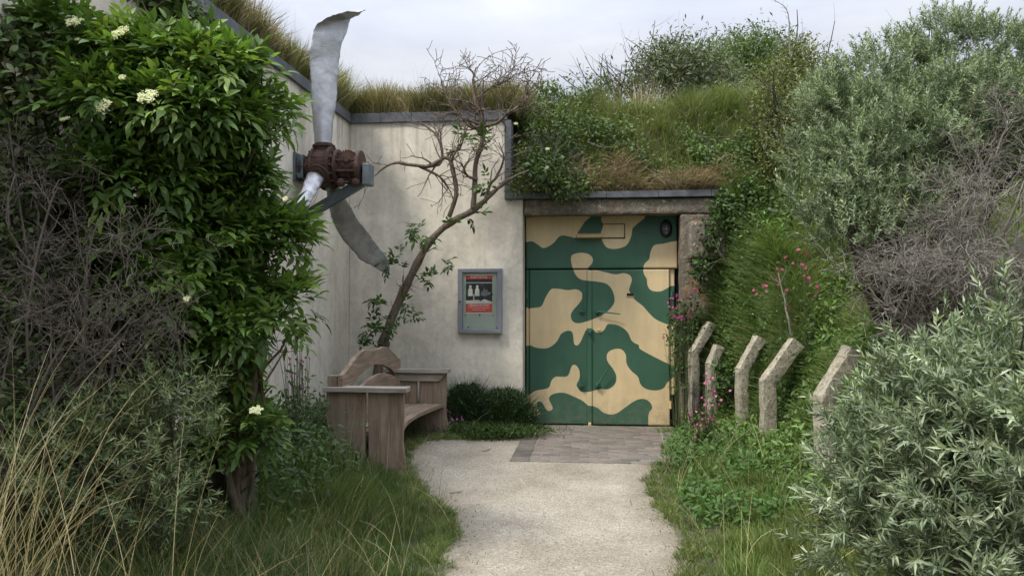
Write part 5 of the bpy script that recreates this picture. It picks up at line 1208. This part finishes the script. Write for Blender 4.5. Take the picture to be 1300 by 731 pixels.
campion([(858, 385, .05, 9), (868, 395, .08, 12), (855, 405, .05, 8), (880, 372, .05, 4)], 9.6, 'magenta flower sprays at the edge of the right door leaf', col=((.50, .06, .26), (.40, .03, .18)))
campion([(988, 352, .10, 7), (1000, 340, .12, 5), (1012, 345, .08, 4), (1027, 365, .06, 4), (970, 372, .06, 4)], 8.3, 'dull pink flower patch high on the bank below the tall silvery bush', col=((.40, .08, .16), (.30, .05, .12)), fr=.02)
campion([(573, 530, .07, 8), (580, 537, .05, 6), (590, 545, .05, 3)], 9.5, 'few pink flowers low in the grass between the bench and the wall', col=((.45, .1, .35),), fr=.018)
campion([(372, 445, .07, 14), (385, 455, .05, 10), (378, 470, .06, 8)], 6.6, 'faded purple flower stalks in front of the side wall left of the bench', col=((.22, .07, .14), (.28, .12, .2)), fr=.014)

# marram tufts
def marram(u, v, Y, n, L, lean, label, ld, sp=.07, curve=.8):
    c = at(u, v, Y=Y); gz_ = float(h_ground(c.x, c.y)); x = c.x + sp * rng.normal(size=n); y = c.y + sp * rng.normal(size=n)
    cols = colvar(n, [(.55, .45, .22), (.40, .31, .14), (.66, .56, .32), (.22, .26, .09)], [.35, .25, .25, .15], .15)
    V, F, C = blades(np.stack([x, y, np.full(n, gz_)], -1), L * (.55 + .6 * rng.random(n)), .0052, cols, lean, curve, 8, ld)
    o = np_mesh('marram_tuft', V, F, M['straw'], None, C); rebase(o, (c.x, c.y, gz_)); return tag(o, label, 'grass tuft', 'marram grass tufts at the lower left')
marram(10, 730, 2.9, 75, 1.35, .2, 'largest tuft of straw coloured marram grass at the left edge', (.25, 0, 0), .07, .6)
marram(-70, 730, 2.6, 90, 1.3, .2, 'marram grass tuft leaning in from outside the left edge', (.75, 0, 0), .06, .6)
marram(100, 740, 3.0, 26, 1.2, .25, 'thin straw coloured marram tuft in front of the low silvery bush', (.1, 0, 0), .06, .5)
marram(205, 735, 3.1, 14, 1.0, .25, 'sparse marram tuft with few long stalks nearest the stump', (.1, 0, 0), .05, .5)
x, y = rect_pts(14000, -2.9, -1.2, 2.3, 4.2)
grass('marram_undergrowth', x, y, h_ground(x, y), .2 + .35 * rng.random(len(x)), .004, [(.05, .085, .03), (.07, .11, .035), (.25, .2, .09)], [.45, .35, .2], 'grey green grass under the marram tufts', .4, .9, patch=None)
# marram on the slope crest
for u, v, n_, lab in ((810, 160, 70, 'pale straw coloured grass tuft standing upright on the turf slope'), (825, 165, 40, 'smaller pale grass tuft leaning right on the turf slope')):
    c = at(u, v, Y=11.9); z = float(h_hill(c.x, c.y)); V, F, C = blades(np.stack([c.x + .08 * rng.normal(size=n_), c.y + .08 * rng.normal(size=n_), np.full(n_, z)], -1), .8 * (.6 + .5 * rng.random(n_)), .007, colvar(n_, [(.42, .36, .2), (.5, .42, .25)], None, .15), .25, .5, 6, (.1 if n_ > 50 else .6, 0, 0))
    o = np_mesh('marram_tuft', V, F, M['straw'], None, C); rebase(o, (c.x, c.y, z)); tag(o, lab, 'grass tuft', 'marram tufts on the slope')
# dead stalk on the bank
sk = px_line([(1004, 425, 7.9, .012), (1000, 400, 7.9, .01), (996, 375, 7.95, .007), (990, 345, 8, .005)], 12, .006); s1 = grow(*sk, 5, .15, .7, 4)
o_ = tubes('dry_stalk', [(*sk, 5), (*s1, 3)], M['bark_grey']); tag(o_, 'dry brown weed stalk on the bank above the largest concrete post', 'stalk'); rebase(o_, sk[0][0, 0])
# bare twigs lying over the slope
for pts, lab in (([(819, 213), (840, 225), (870, 238)], 'bare pale twig lying on the turf just above the slate edge'), ([(745, 180), (765, 187), (787, 185)], 'bare pale twig lying across the upper turf slope')):
    a_ = px_line([(u, v, 10.25 if v > 200 else 10.55, .005) for u, v in pts], 10, .004); s1 = grow(*a_, 3, .12, .6, 4); o_ = tubes('fallen_twig', [(*a_, 4), (*s1, 3)], M['bark_grey']); tag(o_, lab, 'twig', 'fallen twigs'); rebase(o_, a_[0][0, 0])
for u, v, lab in ((577, 625, 'small dark twig lying on the gravel path beside the bench front'), (617, 572, 'dark scrap of leaf litter on the path before the paving')):
    c = at(u, v, Z=.02); P_ = np.array([resample([c + Vector((-.04, -.02, 0)), c, c + Vector((.04, .012, .008))], 8)]); o_ = tubes('fallen_twig', [(P_, np.full((1, 8), .004), 4), (*grow(P_, np.full((1, 8), .005), 3, .05, .5, 4), 3)], M['bark_dark']); tag(o_, lab, 'twig', 'fallen twigs'); rebase(o_, c)
# loose chippings and leaf litter on the path
def stones(n, name, label, lo, hi, cols, edge=False):
    x, y = rect_pts(n * 3, -1.9, 1.3, 3.5, 9); k = inside(pth, x, y) & ~((x > px0) & (y > py0))
    if edge: k &= dist_poly(pth, x, y) < .16 * rng.random(len(x)) + .02
    x, y = x[k][:n], y[k][:n]; n = len(x); s = rng.uniform(lo, hi, n) * rng.uniform(.5, 1, n)
    oc = np.array([(1, 0, 0), (0, 1, 0), (-1, 0, 0), (0, -1, 0), (0, 0, .7), (0, 0, -.5)]); f = np.array([(0, 1, 4), (1, 2, 4), (2, 3, 4), (3, 0, 4), (1, 0, 5), (2, 1, 5), (3, 2, 5), (0, 3, 5)])
    V = oc[None] * s[:, None, None] * rng.uniform(.6, 1.3, (n, 6, 1)) + np.stack([x, y, h_ground(x, y) + .014], -1)[:, None]; a = rng.random(n) * 6.28
    F = (f[None] + (np.arange(n) * 6)[:, None, None]).reshape(-1, 3)
    return tag(np_mesh(name, V.reshape(-1, 3), [F], M['stone'], None, np.repeat(colvar(n, cols, None, .15), 6, 0)), label, 'gravel', None, 'stuff')
stones(9000, 'loose_gravel', 'pale loose chippings scattered over the path', .002, .006, [(.45, .42, .36), (.3, .27, .23), (.55, .52, .46), (.2, .17, .14)])
stones(2600, 'path_litter', 'brown leaf litter along the path edges', .003, .008, [(.15, .11, .07), (.22, .17, .11), (.10, .11, .05)], True)

# ================================================================ light
w = bpy.data.worlds.new('World'); SC.world = w; w.use_nodes = True; nt = w.node_tree
for n in list(nt.nodes): nt.nodes.remove(n)
SUN_EL, SUN_AZ = R(56), R(226)          # azimuth clockwise from +Y: behind the camera, a little left
out = nt.nodes.new('ShaderNodeOutputWorld'); bg = nt.nodes.new('ShaderNodeBackground'); sky = nt.nodes.new('ShaderNodeTexSky')
sky.sky_type = 'NISHITA'; sky.sun_disc = False; sky.sun_elevation = SUN_EL; sky.sun_rotation = SUN_AZ; sky.air_density = 1.2; sky.dust_density = 2.5
tc = nt.nodes.new('ShaderNodeTexCoord'); mp = nt.nodes.new('ShaderNodeMapping'); mp.inputs['Scale'].default_value = (1, 1, 2.6); nt.links.new(tc.outputs['Generated'], mp.inputs[0])
cn_ = noise(nt, mp.outputs[0], 2.2, 7, .55, .7); cf = ramp(nt, cn_, [(.32, (5.6, 6.0, 7.1)), (.5, (6.9, 7.25, 8.3)), (.68, (8.3, 8.5, 9.1))]); c = mix(nt, sky.outputs[0], cf, .9)
sz = nt.nodes.new('ShaderNodeSeparateXYZ'); nt.links.new(tc.outputs['Generated'], sz.inputs[0])
c = mix(nt, c, ramp(nt, sz.outputs['Z'], [(0, .36), (.3, .43), (.6, 1.0), (1, 1.9)]), 1, 'MULTIPLY')
nt.links.new(c, bg.inputs[0]); bg.inputs[1].default_value = .1; nt.links.new(bg.outputs[0], out.inputs[0])
sl = bpy.data.lights.new('sun', 'SUN'); so = bpy.data.objects.new('sun', sl); COL.objects.link(so); sl.energy = 1.5; sl.angle = R(10); sl.color = (1, .94, .84)
dv = Vector((math.sin(SUN_AZ) * math.cos(SUN_EL), math.cos(SUN_AZ) * math.cos(SUN_EL), math.sin(SUN_EL))); so.rotation_euler = dv.to_track_quat('Z', 'Y').to_euler(); so.location = (0, 0, 20)
SC.view_settings.view_transform = 'Standard'; SC.view_settings.look = 'None'; SC.view_settings.gamma = 1; SC.view_settings.exposure = 1.35
SC.cycles.max_bounces = 6; SC.cycles.diffuse_bounces = 3; SC.cycles.transmission_bounces = 4; SC.cycles.transparent_max_bounces = 4
